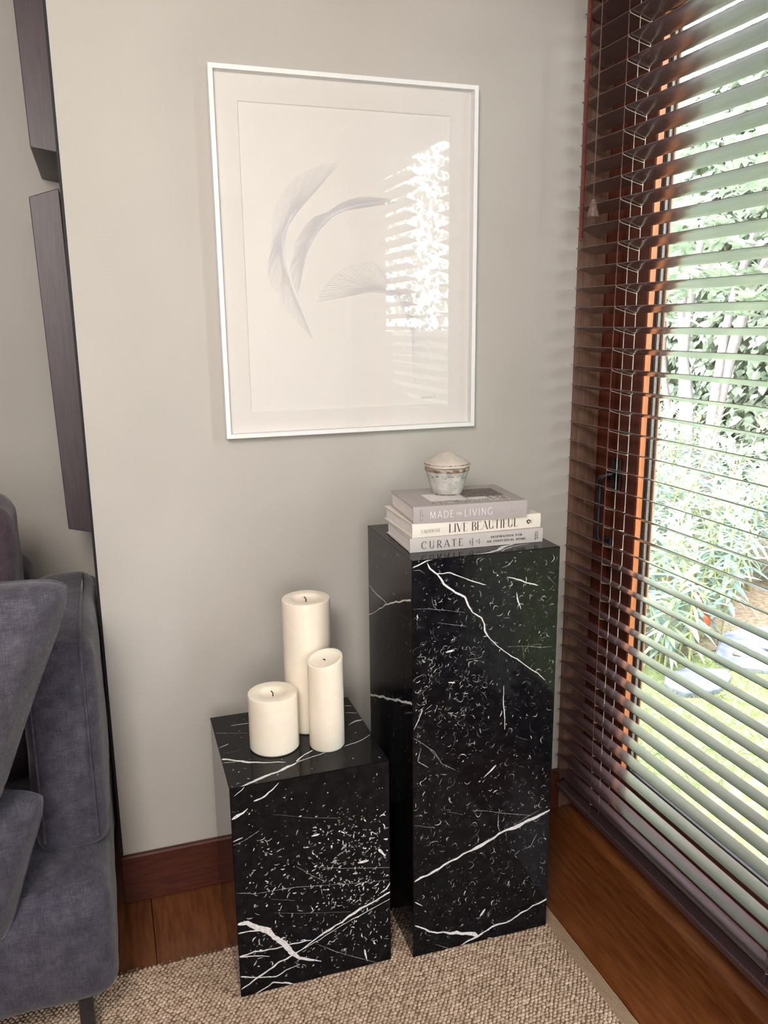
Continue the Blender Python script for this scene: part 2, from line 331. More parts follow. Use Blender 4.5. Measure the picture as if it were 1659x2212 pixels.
G().tube([(.012, 0, .01), (.004, 0, .002), (0, 0, -.004), (0, 0, -.014)], .0015, 6).mk('hook', M['spacer'], wand, True)
pull = thing('cord_pull', 'brown cone-shaped wooden tassel on the end of the blind cord', 'tassel', (-.042, -.1262, 1.4645))
auto(G().lathe([(0, 0), (.0105, 0), (.0128, .002), (.0124, .006), (.0112, .008), (.0112, .0095), (.0078, .022), (.0048, .031), (.0042, .036), (0, .0365)], 24).mk('tassel', M['tassel'], pull), 25)
G().tube([(0, 0, .036), (0, -.0005, .2), (.001, -.002, ZTOP+.01-1.4645)], .0011, 6).mk('cord', M['cordd'], pull, True)

# ------------------------------------------------------------------ framed picture
PX0, PX1, PZ0, PZ1 = -.8124, -.2629, 1.0273, 1.7262
pic = thing('framed_picture', 'white-framed string artwork of three pale crescents hanging on the greige wall', 'picture', (PX0, 0, PZ0))
pw, ph = PX1-PX0, PZ1-PZ0
def miter(x0, x1, z0, z1, y0, y1, t, m, nm, parent):
    o = [(x0, z0), (x1, z0), (x1, z1), (x0, z1)]; n = [(x0+t, z0+t), (x1-t, z0+t), (x1-t, z1-t), (x0+t, z1-t)]
    for k in range(4):
        a, b_, c, d = o[k], o[(k+1) % 4], n[(k+1) % 4], n[k]; v = [(p[0], y, p[1]) for y in (y0, y1) for p in (a, b_, c, d)]
        mk(nm, v, [(0, 1, 2, 3), (7, 6, 5, 4), (0, 4, 5, 1), (1, 5, 6, 2), (2, 6, 7, 3), (3, 7, 4, 0)], m, parent)
miter(0, pw, 0, ph, -.030, -.0006, .0085, M['frame'], 'frame_side', pic)
box('backing', .004, pw-.004, -.006, -.0012, .004, ph-.004, M['matw'], pic, b=0)
MX0, MX1, MZ0, MZ1 = -.7575-PX0, -.3167-PX0, 1.0768-PZ0, 1.6695-PZ0
box('paper', MX0-.02, MX1+.02, -.0075, -.0062, MZ0-.02, MZ1+.02, M['paper'], pic, b=0)
g = G(); e = .0085; yo, yi = -.0105, -.0076
o4 = [(e, e), (pw-e, e), (pw-e, ph-e), (e, ph-e)]; m4 = [(MX0, MZ0), (MX1, MZ0), (MX1, MZ1), (MX0, MZ1)]; bv = .0018
i4 = [(MX0+bv, MZ0+bv), (MX1-bv, MZ0+bv), (MX1-bv, MZ1-bv), (MX0+bv, MZ1-bv)]
g.add([(x, yo, z) for x, z in o4+m4], [(k, (k+1) % 4, 4+(k+1) % 4, 4+k) for k in range(4)], 0)
g.add([(x, yo, z) for x, z in m4]+[(x, yi, z) for x, z in i4], [(k, (k+1) % 4, 4+(k+1) % 4, 4+k) for k in range(4)], 1)
g.mk('mat_board', [M['matb'], M['matw']], pic)
box('glass', .0086, pw-.0086, -.0235, -.0220, .0086, ph-.0086, M['pglass'], pic, b=0)
def resample(P, n):
    P = np.array(P, float); d = np.r_[0, np.cumsum(np.hypot(*np.diff(P, axis=0).T))]; t = np.linspace(0, d[-1], n)
    return np.c_[np.interp(t, d, P[:, 0]), np.interp(t, d, P[:, 1])]
CRES = [
  ([(-0.5566,1.5676),(-0.59,1.5636),(-0.614,1.5541),(-0.6362,1.5432),(-0.6585,1.5256),(-0.6754,1.505),(-0.6888,1.4846),(-0.695,1.4643),(-0.6995,1.4406),(-0.6994,1.4203),(-0.7031,1.3964),(-0.7103,1.3758),(-0.7103,1.3534),(-0.7039,1.3327),(-0.6919,1.3153),(-0.6782,1.2872),(-0.6532,1.2586),(-0.6387,1.2423),(-0.6214,1.2203)],96,0.5),
  ([(-0.4373,1.497),(-0.4529,1.5035),(-0.4723,1.5054),(-0.5012,1.5061),(-0.5241,1.5036),(-0.547,1.496),(-0.5641,1.4869),(-0.5793,1.4778),(-0.5925,1.4706),(-0.6113,1.4641),(-0.6245,1.4535),(-0.6322,1.4439),(-0.6427,1.43),(-0.6515,1.4144),(-0.6549,1.3971),(-0.6571,1.3868),(-0.6622,1.3729),(-0.6653,1.3624),(-0.6623,1.3451),(-0.6565,1.3259),(-0.6514,1.3118)],90,0.47),
  ([(-0.61,1.2983),(-0.6056,1.3092),(-0.5969,1.3216),(-0.5883,1.3341),(-0.578,1.3457),(-0.5662,1.3543),(-0.5559,1.3622),(-0.5424,1.3677),(-0.5272,1.3718),(-0.5136,1.3735),(-0.4999,1.3783),(-0.488,1.3769),(-0.4709,1.3661),(-0.4606,1.3599),(-0.445,1.3553),(-0.4276,1.3475),(-0.4135,1.3396),(-0.3994,1.3268),(-0.3869,1.3107),(-0.3671,1.2928),(-0.3617,1.2764),(-0.3507,1.245),(-0.3497,1.2251),(-0.3524,1.2102),(-0.3596,1.1818),(-0.3706,1.1569),(-0.3834,1.1404),(-0.3981,1.1248)],100,0.5)]
for P, n, kf in CRES:
    Q = resample(P, n); k = int(n*kf); g = G()
    for i in range(n-k):
        a, b_ = Q[i], Q[i+k]
        g.tube([(a[0]-PX0, -.0094-.0004*math.sin(i), a[1]-PZ0), (b_[0]-PX0, -.0094-.0004*math.cos(i), b_[1]-PZ0)], .00032, 4, cap=False)
    g.mk('thread_crescent', M['thread'], pic, kind='stuff')
    g = G()
    for q in Q: g.lathe([(0, 0), (.00045, 0)], 5)
    v = []; f = []
    for q in Q:
        c = len(v); v += [(q[0]-PX0+.0005*math.cos(a), -.0078, q[1]-PZ0+.0005*math.sin(a)) for a in (0, 1.26, 2.51, 3.77, 5.03)]; f.append(tuple(range(c, c+5)))
    mk('pinholes', v, f, M['ink'], pic, kind='stuff')

# ------------------------------------------------------------------ lettering: a small stroke alphabet
def arc(cx, cy, rx, ry, a0, a1, n=12): return [(cx+rx*math.cos(math.radians(a0+(a1-a0)*k/n)), cy+ry*math.sin(math.radians(a0+(a1-a0)*k/n))) for k in range(n+1)]
# glyph: advance width, strokes as (mode, points, serif at start, serif at end); mode p pen, t thin, T thick
GL = {
 'A': (.74, [('t', [(.04, 0), (.37, 1)], 1, 0), ('T', [(.37, 1), (.70, 0)], 0, 1), ('t', [(.16, .34), (.58, .34)], 0, 0)]),
 'B': (.60, [('T', [(.12, 0), (.12, 1)], 1, 1), ('p', [(.12, 1), (.30, 1)]+arc(.30, .76, .19, .24, 90, -90)+[(.12, .52)], 0, 0), ('p', [(.12, .52), (.32, .52)]+arc(.32, .26, .23, .26, 90, -90)+[(.12, 0)], 0, 0)]),
 'C': (.72, [('p', arc(.40, .5, .35, .5, 48, 312, 22), 0, 0), ('t', [(.63, .70), (.63, .95)], 0, 0)]),
 'D': (.76, [('T', [(.12, 0), (.12, 1)], 1, 1), ('p', [(.12, 1), (.30, 1)]+arc(.30, .5, .39, .5, 90, -90, 16)+[(.12, 0)], 0, 0)]),
 'E': (.58, [('T', [(.12, 0), (.12, 1)], 1, 1), ('t', [(.12, 1), (.50, 1)], 0, 2), ('t', [(.12, .52), (.42, .52)], 0, 0), ('t', [(.12, 0), (.54, 0)], 0, 3)]),
 'F': (.54, [('T', [(.12, 0), (.12, 1)], 1, 1), ('t', [(.12, 1), (.50, 1)], 0, 2), ('t', [(.12, .52), (.42, .52)], 0, 0)]),
 'G': (.78, [('p', arc(.40, .5, .35, .5, 48, 335, 24), 0, 0), ('T', [(.70, .05), (.70, .42)], 0, 1)]),
 'H': (.78, [('T', [(.13, 0), (.13, 1)], 1, 1), ('T', [(.65, 0), (.65, 1)], 1, 1), ('t', [(.13, .52), (.65, .52)], 0, 0)]),
 'I': (.28, [('T', [(.14, 0), (.14, 1)], 1, 1)]),
 'K': (.68, [('T', [(.12, 0), (.12, 1)], 1, 1), ('t', [(.12, .42), (.56, 1)], 0, 0), ('T', [(.27, .58), (.62, 0)], 0, 1)]),
 'L': (.56, [('T', [(.12, 0), (.12, 1)], 1, 1), ('t', [(.12, 0), (.52, 0)], 0, 3)]),
 'M': (.92, [('t', [(.10, 0), (.14, 1)], 1, 0), ('T', [(.14, 1), (.46, .06)], 0, 0), ('t', [(.46, .06), (.77, 1)], 0, 0), ('T', [(.77, 1), (.82, 0)], 0, 1)]),
 'N': (.80, [('t', [(.13, 0), (.13, 1)], 1, 0), ('T', [(.13, 1), (.67, 0)], 0, 0), ('t', [(.67, 0), (.67, 1)], 0, 1)]),
 'O': (.82, [('p', arc(.41, .5, .36, .5, 0, 360, 28), 0, 0)]),
 'P': (.58, [('T', [(.12, 0), (.12, 1)], 1, 1), ('p', [(.12, 1), (.30, 1)]+arc(.30, .73, .22, .27, 90, -90)+[(.12, .46)], 0, 0)]),
 'R': (.66, [('T', [(.12, 0), (.12, 1)], 1, 1), ('p', [(.12, 1), (.30, 1)]+arc(.30, .74, .21, .26, 90, -90)+[(.12, .48)], 0, 0), ('T', [(.30, .48), (.62, 0)], 0, 1)]),
 'S': (.54, [('p', arc(.27, .75, .19, .25, 30, 250, 14)+arc(.27, .25, .21, .26, 75, -150, 14), 0, 0)]),
 'T': (.62, [('T', [(.31, 0), (.31, 1)], 1, 0), ('t', [(.04, 1), (.58, 1)], 3, 2)]),
 'U': (.74, [('T', [(.14, 1), (.14, .32)], 1, 0), ('p', arc(.37, .30, .23, .30, 180, 360, 14), 0, 0), ('t', [(.60, .30), (.60, 1)], 0, 1)]),
 'V': (.72, [('T', [(.04, 1), (.36, 0)], 1, 0), ('t', [(.36, 0), (.68, 1)], 0, 1)]),
 'W': (1.0, [('T', [(.04, 1), (.28, 0)], 1, 0), ('t', [(.28, 0), (.50, .9)], 0, 0), ('T', [(.50, .9), (.72, 0)], 0, 0), ('t', [(.72, 0), (.95, 1)], 0, 1)]),
 'Y': (.68, [('T', [(.04, 1), (.34, .48)], 1, 0), ('t', [(.34, .48), (.64, 1)], 0, 1), ('T', [(.34, .48), (.34, 0)], 0, 1)]),
 'Z': (.62, [('t', [(.08, 1), (.54, 1)], 0, 0), ('T', [(.54, 1), (.08, 0)], 0, 0), ('t', [(.08, 0), (.56, 0)], 0, 0)]),
 '+': (.5, [('t', [(.12, .45), (.38, .45)], 0, 0), ('t', [(.25, .32), (.25, .58)], 0, 0)]),
 '2': (.5, [('p', arc(.25, .74, .18, .26, 160, -30, 10)+[(.08, 0), (.44, 0)], 0, 0)]), '1': (.3, [('p', [(.06, .8), (.15, 1), (.15, 0)], 0, 0)]),
 "'": (.2, [('t', [(.1, 1), (.08, .8)], 0, 0)]), ' ': (.34, []),
}
def lettering(txt, h, thick=.13, thin=.05, serif=.0, gap=.08, sx=1.0):
    """flat outline pieces of a line of capitals, left end at 0, base line at 0, returns verts (u, v), faces, width"""
    v = []; f = []; x = 0
    def strip(P, wfun):
        P = [P[0]]+[p for a, p in zip(P, P[1:]) if math.hypot(p[0]-a[0], p[1]-a[1]) > 1e-5]; n0 = len(v)
        for k, p in enumerate(P):
            a = P[max(k-1, 0)]; b_ = P[min(k+1, len(P)-1)]; dx, dy = b_[0]-a[0], b_[1]-a[1]; l = math.hypot(dx, dy) or 1; dx /= l; dy /= l; w = wfun(dx, dy)/2
            v.append(((x+p[0]*sx-dy*w)*h, (p[1]+dx*w)*h)); v.append(((x+p[0]*sx+dy*w)*h, (p[1]-dx*w)*h))
        for k in range(len(P)-1): f.append((n0+2*k+1, n0+2*k+3, n0+2*k+2, n0+2*k))
    for ch in txt:
        adv, st = GL[ch]
        for md, P, s0, s1 in st:
            strip(P, {'p': lambda dx, dy: thin+(thick-thin)*abs(dy)**1.5, 't': lambda dx, dy: thin, 'T': lambda dx, dy: thick}[md])
            if serif:
                for p, s in ((P[0], s0), (P[-1], s1)):
                    if s == 1: strip([(p[0]-serif/sx, p[1]), (p[0]+serif/sx, p[1])], lambda dx, dy: thin)
                    if s == 2: strip([(p[0], p[1]), (p[0], p[1]-.2)], lambda dx, dy: thin)
                    if s == 3: strip([(p[0], p[1]), (p[0], p[1]+.2 if p[1] < .5 else p[1]-.2)], lambda dx, dy: thin)
        x += adv*sx+gap
    return v, f, (x-gap)*h
def put_text(name, txt, m, parent, u, vv, h, y, width=None, rot=0, **k):
    """lettering on the plane y = const of its parent, reading along +x (or upwards when rot)"""
    v, f, w = lettering(txt, h, **k); s = width/w if width else 1
    V = []
    for a, b_ in v:
        a *= s
        p = (a, b_) if not rot else (-b_, a)
        V.append((u+p[0], y, vv+p[1]))
    return mk(name, V, f, m, parent)
put_text('signature', "D ANACAWA B  '21", M['ink'], pic, -.383-PX0, 1.0905-PZ0, .0042, -.00785, width=.034, thick=.10, thin=.10, gap=.1)

# ------------------------------------------------------------------ marble plinths
def in_poly(pts, poly):
    x, y = pts[:, 0], pts[:, 1]; ins = np.zeros(len(pts), bool); q = np.array(poly); j = len(q)-1
    for i in range(len(q)):
        yi, yj, xi, xj = q[i, 1], q[j, 1], q[i, 0], q[j, 0]
        c = ((yi > y) != (yj > y)) & (x < (xj-xi)*(y-yi)/((yj-yi) or 1e-12)+xi); ins ^= c; j = i
    return ins
def vein_poly(V, seed):
    r = np.random.default_rng(seed); V = np.array(V, float); d = np.r_[0, np.cumsum(np.hypot(*np.diff(V[:, :2], axis=0).T))]
    n = max(4, int(d[-1]/.0045)); t = np.linspace(0, d[-1], n); X = np.interp(t, d, V[:, 0]); Y = np.interp(t, d, V[:, 1]); H = np.interp(t, d, V[:, 2])
    tx, ty = np.gradient(X), np.gradient(Y); l = np.hypot(tx, ty)+1e-9; nx, ny = -ty/l, tx/l
    sm = lambda st: np.interp(np.arange(n), np.arange(0, n+st, st), r.random(len(np.arange(0, n+st, st))))
    w = (sm(3)-.5)*.0030*np.clip(H/.0012, .3, 1)+(r.random(n)-.5)*.0005; X += nx*w; Y += ny*w
    a = np.maximum(H*(.45+.75*sm(3)+.25*r.random(n)), .00012); b_ = np.maximum(H*(.45+.75*sm(4)+.25*r.random(n)), .00012); a[[0, -1]] *= .4; b_[[0, -1]] *= .4
    return np.r_[np.c_[X+nx*a, Y+ny*a], np.c_[X-nx*b_, Y-ny*b_][::-1]]
def fleck_poly(r, cx, cy, L, w, ang, curve):
    n = 5; t = np.linspace(-1, 1, n); x = t*L/2; y = curve*L*(t*t-.5); h = w/2*np.sqrt(np.maximum(1-t*t*.92, .05))*(.7+.6*r.random(n))
    P = np.r_[np.c_[x, y+h], np.c_[x, y-h][::-1]]; c, s = math.cos(ang), math.sin(ang)
    return np.c_[cx+P[:, 0]*c-P[:, 1]*s, cy+P[:, 0]*s+P[:, 1]*c]
MARB = [M['marble'], M['vein'], M['fleck'], M['dim'], M['gold']]
def slab(name, w, h, mtx, parent, veins, flecks, seed, t=.018):
    """a polished slab in its own plane (u right, v up), veins and shell flecks cut into the face, mitred back edges"""
    r = np.random.default_rng(seed); ch = .0009; polys = []
    for mi, V in veins: polys.append((mi, vein_poly(V, seed*100+len(polys))))
    for (n, u0_, u1_, v0_, v1_, lm, wm, cv, ab, mats_) in flecks:
        for _ in range(n):
            L = lm*(.35+1.1*r.random()**1.6); ww = wm*(.5+r.random()); an = ab+r.normal()*.9
            polys.append((int(r.choice(mats_)), fleck_poly(r, r.uniform(u0_, u1_), r.uniform(v0_, v1_), L, ww, an, cv*r.normal())))
    lo, hu, hv = ch+.0004, w-ch-.0004, h-ch-.0004
    C = [(ch, ch), (w-ch, ch), (w-ch, h-ch), (ch, h-ch)]; pts = [Vector(p) for p in C]; eds = [(k, (k+1) % 4) for k in range(4)]; kept = []
    for mi, P in polys:
        P = np.c_[np.clip(P[:, 0], lo, hu), np.clip(P[:, 1], lo, hv)]
        if np.ptp(P[:, 0]) < 1e-4 and np.ptp(P[:, 1]) < 1e-4: continue
        n0 = len(pts); pts += [Vector(p) for p in P]; eds += [(n0+k, n0+(k+1) % len(P)) for k in range(len(P))]; kept.append((mi, P))
    vo, _, fo, *_ = delaunay_2d_cdt(pts, eds, [], 0, 1e-7)
    vo = np.array([p[:] for p in vo]); fo = [list(q) for q in fo]; cen = np.array([vo[q].mean(0) for q in fo]); mi_ = np.zeros(len(fo), int)
    for mi, P in reversed(kept):
        a, b_ = P.min(0), P.max(0); sel = np.where((cen[:, 0] >= a[0]) & (cen[:, 0] <= b_[0]) & (cen[:, 1] >= a[1]) & (cen[:, 1] <= b_[1]))[0]
        if len(sel): mi_[sel[in_poly(cen[sel], P)]] = mi
    v = [(p[0], p[1], 0) for p in vo]; f = []
    for q in fo:
        a, b_, c = vo[q[0]], vo[q[1]], vo[q[2]]
        f.append(q if (b_[0]-a[0])*(c[1]-a[1])-(b_[1]-a[1])*(c[0]-a[0]) > 0 else q[::-1])
    n = len(v); v += [(x, y, 0) for x, y in C]+[(x, y, -ch) for x, y in ((0, 0), (w, 0), (w, h), (0, h))]+[(x, y, -t) for x, y in ((t, t), (w-t, t), (w-t, h-t), (t, h-t))]
    for k in range(4):
        k2 = (k+1) % 4; f += [(n+k2, n+k, n+4+k, n+4+k2), (n+4+k2, n+4+k, n+8+k, n+8+k2)]
    f.append((n+11, n+10, n+9, n+8)); idx = list(mi_)+[0]*9
    o = mk(name, v, f, MARB, parent, idx=idx); o.matrix_local = mtx; return o
def plane_m(o, u, v):
    u, v, o = Vector(u), Vector(v), Vector(o); n = u.cross(v); return Matrix(((u.x, v.x, n.x, o.x), (u.y, v.y, n.y, o.y), (u.z, v.z, n.z, o.z), (0, 0, 0, 1)))
def plinth(name, label, loc, rz, w, d, h, vein, fl, seed):
    t = thing(name, label, 'plinth', loc, rz)
    slab('front_panel', w, h, plane_m((0, 0, 0), (1, 0, 0), (0, 0, 1)), t, vein.get('front', []), fl.get('front', []), seed)
    slab('left_panel', d, h, plane_m((0, d, 0), (0, -1, 0), (0, 0, 1)), t, vein.get('left', []), fl.get('left', []), seed+1)
    slab('right_panel', d, h, plane_m((w, 0, 0), (0, 1, 0), (0, 0, 1)), t, vein.get('right', []), fl.get('left', []), seed+2)
    slab('back_panel', w, h, plane_m((w, d, 0), (-1, 0, 0), (0, 0, 1)), t, [], [], seed+3)
    slab('top_panel', w, d, plane_m((0, 0, h), (1, 0, 0), (0, 1, 0)), t, vein.get('top', []), fl.get('top', []), seed+4)
    return t
RUGZ = .008
VEINS = {
 ('c', 'front'): [
  (1,[(0.3019,0.1572,0.00192),(0.2749,0.1462,0.00169),(0.2447,0.1348,0.00189),(0.2215,0.1243,0.0023),(0.1985,0.1125,0.00167),(0.1779,0.1028,0.00229),(0.146,0.0873,0.00145),(0.1188,0.072,0.00144),(0.0965,0.0643,0.00164),(0.0698,0.0554,0.00183),(0.0365,0.0372,0.00162),(0.0166,0.0253,0.00121),(-0.0009,0.0179,0.00121)]),
  (1,[(0.3017,0.1407,0.00064),(0.256,0.1242,0.00063),(0.1983,0.1062,0.00084),(0.1526,0.0842,0.00062),(0.1188,0.072,0.00062)]),
  (1,[(-0.0001,-0.0103,0.00142),(0.0262,-0.0004,0.00122),(0.0505,0.0102,0.00123),(0.0617,0.0158,0.00164),(0.0856,0.0088,0.00186),(0.1029,-0.0028,0.00167),(0.1318,-0.0108,0.00084)]),
  (1,[(0.0009,0.1611,0.00272),(0.0207,0.1595,0.00431),(0.035,0.1472,0.00473),(0.0557,0.1318,0.00797),(0.0659,0.1191,0.00601),(0.0803,0.1003,0.00485),(0.0971,0.0806,0.0049),(0.1054,0.0681,0.00452),(0.1138,0.0556,0.0033),(0.1358,0.0443,0.00208),(0.158,0.0354,0.00063)]),
  (1,[(-0.0001,0.1407,0.00156),(0.024,0.1391,0.00158),(0.0409,0.1358,0.00297)]),
  (1,[(0.0005,0.0901,0.00158),(0.0325,0.0923,0.0014),(0.054,0.0913,0.00161),(0.0756,0.0903,0.00121),(0.1062,0.0906,0.00143),(0.1394,0.0891,0.00083)]),
  (1,[(0.0016,0.0898,0.00158),(0.0321,0.0837,0.001),(0.0576,0.0753,0.00061)]),
  (1,[(-0.0005,0.0468,0.0016),(0.03,0.0366,0.00101),(0.0686,0.0253,0.00144),(0.0866,0.0354,0.00082),(0.1156,0.0411,0.00041)]),
  (1,[(0.0425,0.4062,0.0013),(0.0634,0.4134,0.00149),(0.0783,0.424,0.00094),(0.0891,0.4355,0.00056)]),
  (1,[(0.0016,0.3784,0.00185),(0.0108,0.3821,0.00315),(0.0212,0.3857,0.00185),(0.0308,0.395,0.00093)]),
  (1,[(0.0012,0.3326,0.00075),(0.0189,0.3391,0.00112)]),
  (1,[(0.0079,0.4235,0.00055),(0.0215,0.4343,0.00073),(0.0258,0.439,0.0011)]),
  (1,[(0.1462,0.3132,0.00137),(0.1615,0.3157,0.00177)]),
  (1,[(0.235,0.236,0.00266),(0.2566,0.2371,0.00351)]),
  (1,[(0.2786,0.2567,0.00372),(0.2899,0.2368,0.00125)]),
  (1,[(0.3021,0.1775,0.00106),(0.2914,0.1636,0.00148),(0.2774,0.157,0.00085)]),
  (1,[(0.2466,0.0391,0.00194),(0.2509,0.0143,0.00152)]),
  (2,[(0.0,0.2274,0.00033),(0.0175,0.2231,0.00045),(0.036,0.2161,0.00034),(0.0677,0.2154,0.00034),(0.1148,0.2122,0.00046),(0.1671,0.203,0.00035),(0.2342,0.1915,0.00036),(0.3021,0.1825,0.00014)]),
  (2,[(0.1507,0.2461,0.00023),(0.2012,0.2317,0.00035),(0.2529,0.2194,0.00036),(0.3012,0.2097,0.00037)]),
  (2,[(0.1142,0.2571,0.00023),(0.1373,0.2359,0.00035),(0.1717,0.2081,0.00035)]),
  (2,[(0.1502,0.076,0.00024),(0.1812,0.0547,0.00049),(0.2037,0.0393,0.00037),(0.2427,0.0166,0.00038),(0.2825,-0.0052,0.00038)]),
  (2,[(0.0014,0.3944,0.00032),(0.0093,0.3916,0.00021)]),
  (2,[(0.0009,0.3258,0.00033),(0.0226,0.3313,0.00033),(0.0501,0.3461,0.00044)]),
  (2,[(0.07,0.1674,0.00014),(0.1215,0.1528,0.00024),(0.2194,0.1312,0.00024)]),
  (2,[(0.0648,0.1979,0.00023),(0.1116,0.1837,0.00023)]),
  (2,[(0.0762,0.3729,0.00014),(0.1495,0.3503,0.00023),(0.1971,0.3402,0.00023)])],
 ('c', 'top'): [
  (1,[(0.1941,0.0684,0.00082),(0.1549,0.0587,0.00081),(0.1327,0.0505,0.00106),(0.1196,0.0416,0.00473),(0.0956,0.0323,0.00259),(0.0717,0.0212,0.00305),(0.0464,0.0111,0.00301),(0.0284,0.0049,0.00198),(0.0147,-0.0025,0.00123)]),
  (1,[(0.1336,0.0547,0.00213),(0.1537,0.0731,0.00136),(0.1727,0.0854,0.00138)]),
  (1,[(0.235,0.0806,0.00084),(0.2606,0.0864,0.00085),(0.2806,0.0969,0.00086),(0.2978,0.1088,0.00058)]),
  (1,[(0.0003,0.1103,0.00271),(0.0229,0.0979,0.00216),(0.0388,0.0855,0.00268),(0.072,0.0717,0.0016),(0.1141,0.0579,0.00106)]),
  (1,[(0.0004,0.0943,0.0008),(0.0241,0.0906,0.0008)]),
  (1,[(0.0361,0.24,0.00092),(0.0744,0.2374,0.00092)]),
  (1,[(0.2663,0.162,0.00121),(0.2862,0.1741,0.00307),(0.3003,0.1747,0.00246)]),
  (1,[(0.2743,0.2177,0.00095),(0.2982,0.2065,0.00095)]),
  (1,[(0.282,0.2502,0.0013),(0.2956,0.2424,0.0013)]),
  (1,[(0.0015,0.1548,0.00085),(0.0211,0.1651,0.00114)]),
  (2,[(0.0012,0.2178,0.00052),(0.0654,0.1963,0.00034)]),
  (2,[(0.005,0.1297,0.00016),(0.0438,0.1328,0.00016)])],
 ('p', 'left'): [
  (1,[(-0.01,0.7014,0.00073),(0.054,0.6967,0.00094),(0.1266,0.699,0.00113)]),
  (1,[(-0.0091,0.6291,0.00124),(0.0338,0.6465,0.00072),(0.1265,0.6963,0.00113),(0.1865,0.7211,0.00173),(0.2772,0.7555,0.00202)]),
  (1,[(-0.0092,0.4417,0.00208),(0.1155,0.4893,0.0024),(0.1974,0.5211,0.0025),(0.2822,0.5523,0.00257)]),
  (3,[(0.2584,0.6236,0.00062),(0.2509,0.5957,0.00038)]),
  (3,[(0.1527,0.6252,0.00039),(0.1358,0.6003,0.00027)]),
  (3,[(0.2236,0.7089,0.00037),(0.2595,0.7115,0.00048)]),
  (3,[(-0.0081,0.5556,0.00059),(0.01,0.5369,0.00029)])],
 ('p', 'front'): [
  (1,[(-0.001,0.818,0.00159),(0.0153,0.8233,0.0014),(0.0294,0.8277,0.0018),(0.0412,0.83,0.0008)]),
  (1,[(0.0282,0.8232,0.0008),(0.0341,0.8145,0.00181),(0.0484,0.7992,0.00162),(0.0629,0.779,0.00164),(0.0823,0.7628,0.00165),(0.1019,0.7499,0.00188),(0.1094,0.7359,0.00168),(0.1195,0.718,0.00106),(0.1371,0.7062,0.00106),(0.1449,0.6931,0.00107),(0.1451,0.6809,0.00172),(0.1555,0.6623,0.00065),(0.1841,0.6338,0.00066),(0.2024,0.6213,0.00111),(0.2344,0.5967,0.0009),(0.2587,0.578,0.00091),(0.2754,0.5602,0.00046)]),
  (1,[(0.046,0.8018,0.00081),(0.0675,0.8019,0.00122),(0.0892,0.7938,0.00062),(0.1261,0.777,0.00104),(0.1459,0.7702,0.00042)]),
  (1,[(0.1881,0.7813,0.00085),(0.2162,0.7712,0.00129),(0.2526,0.7569,0.00087)]),
  (1,[(0.2092,0.7489,0.00065),(0.2122,0.734,0.0013),(0.2179,0.7138,0.00065)]),
  (1,[(0.02,0.5377,0.00107),(0.0126,0.5188,0.00086),(0.0028,0.5003,0.00043)]),
  (1,[(0.1858,0.5629,0.00045),(0.1865,0.5321,0.00067),(0.1883,0.5112,0.0009),(0.1906,0.4692,0.00046)]),
  (1,[(0.0661,0.6458,0.00169),(0.0833,0.6484,0.00255)]),
  (1,[(0.0715,0.5859,0.00129),(0.0852,0.5832,0.00129)]),
  (2,[(0.0001,0.8122,0.00035),(0.0153,0.8118,0.00035),(0.0247,0.8039,0.00023)]),
  (2,[(-0.0013,0.7392,0.00024),(0.0343,0.7362,0.00024),(0.0535,0.7316,0.00036),(0.1047,0.7209,0.00024)]),
  (2,[(0.0488,0.7072,0.00024),(0.1075,0.6928,0.00025)]),
  (2,[(0.1916,0.6416,0.00026),(0.2331,0.6374,0.00026),(0.2648,0.6307,0.00039),(0.2888,0.6288,0.00014)]),
  (2,[(0.1109,0.6263,0.00025),(0.1385,0.6275,0.00038),(0.1433,0.6392,0.00025)]),
  (2,[(0.0028,0.4826,0.00038),(0.0299,0.4602,0.00025),(0.0524,0.4305,0.00026)]),
  (2,[(0.1999,0.8124,0.00086),(0.1901,0.8038,0.00049),(0.1777,0.8003,0.00025)]),
  (2,[(-0.0006,0.5952,0.00061),(0.0079,0.6038,0.00049),(0.0248,0.6099,0.00024)]),
  (2,[(0.0378,0.7582,0.00024),(0.0415,0.739,0.00036),(0.0559,0.7278,0.00024)]),
  (1,[(0.0033,0.1733,0.00208),(0.0354,0.1852,0.00233),(0.0717,0.1991,0.00211),(0.0926,0.2069,0.00235),(0.1162,0.2155,0.00213),(0.1374,0.222,0.00427),(0.156,0.2291,0.00262),(0.1773,0.2384,0.00191),(0.1987,0.2478,0.00288),(0.2204,0.2503,0.00434),(0.2449,0.2578,0.0034),(0.2805,0.2673,0.00269),(0.3025,0.2755,0.00147)]),
  (1,[(0.3049,0.0676,0.00257),(0.2766,0.0581,0.00153),(0.2373,0.0442,0.00152),(0.204,0.0304,0.00177),(0.179,0.0279,0.00201),(0.1543,0.021,0.00125),(0.1407,0.0142,0.00299),(0.1163,0.0059,0.00149),(0.0866,-0.0082,0.00173)]),
  (1,[(0.0043,0.0737,0.00166),(0.0252,0.0599,0.00143),(0.0357,0.0501,0.0024),(0.0675,0.0419,0.00146),(0.0889,0.0334,0.0044),(0.1133,0.0272,0.00394),(0.1407,0.0157,0.00348)]),
  (1,[(0.1629,0.004,0.001),(0.1937,-0.0069,0.00203)]),
  (1,[(0.1481,0.3723,0.00069),(0.1635,0.3868,0.00161),(0.1739,0.3956,0.00231)]),
  (1,[(0.0044,0.1272,0.00117),(0.0199,0.115,0.00071)]),
  (1,[(0.1441,0.0601,0.00247),(0.1561,0.0745,0.00197)]),
  (2,[(0.2148,0.2542,0.00042),(0.25,0.2693,0.00042),(0.2746,0.2783,0.00014)]),
  (2,[(0.1242,0.3057,0.00041),(0.152,0.2995,0.00041),(0.1978,0.2848,0.00042),(0.2528,0.2687,0.00028)]),
  (2,[(0.0023,0.2983,0.00039),(0.0454,0.284,0.00027)]),
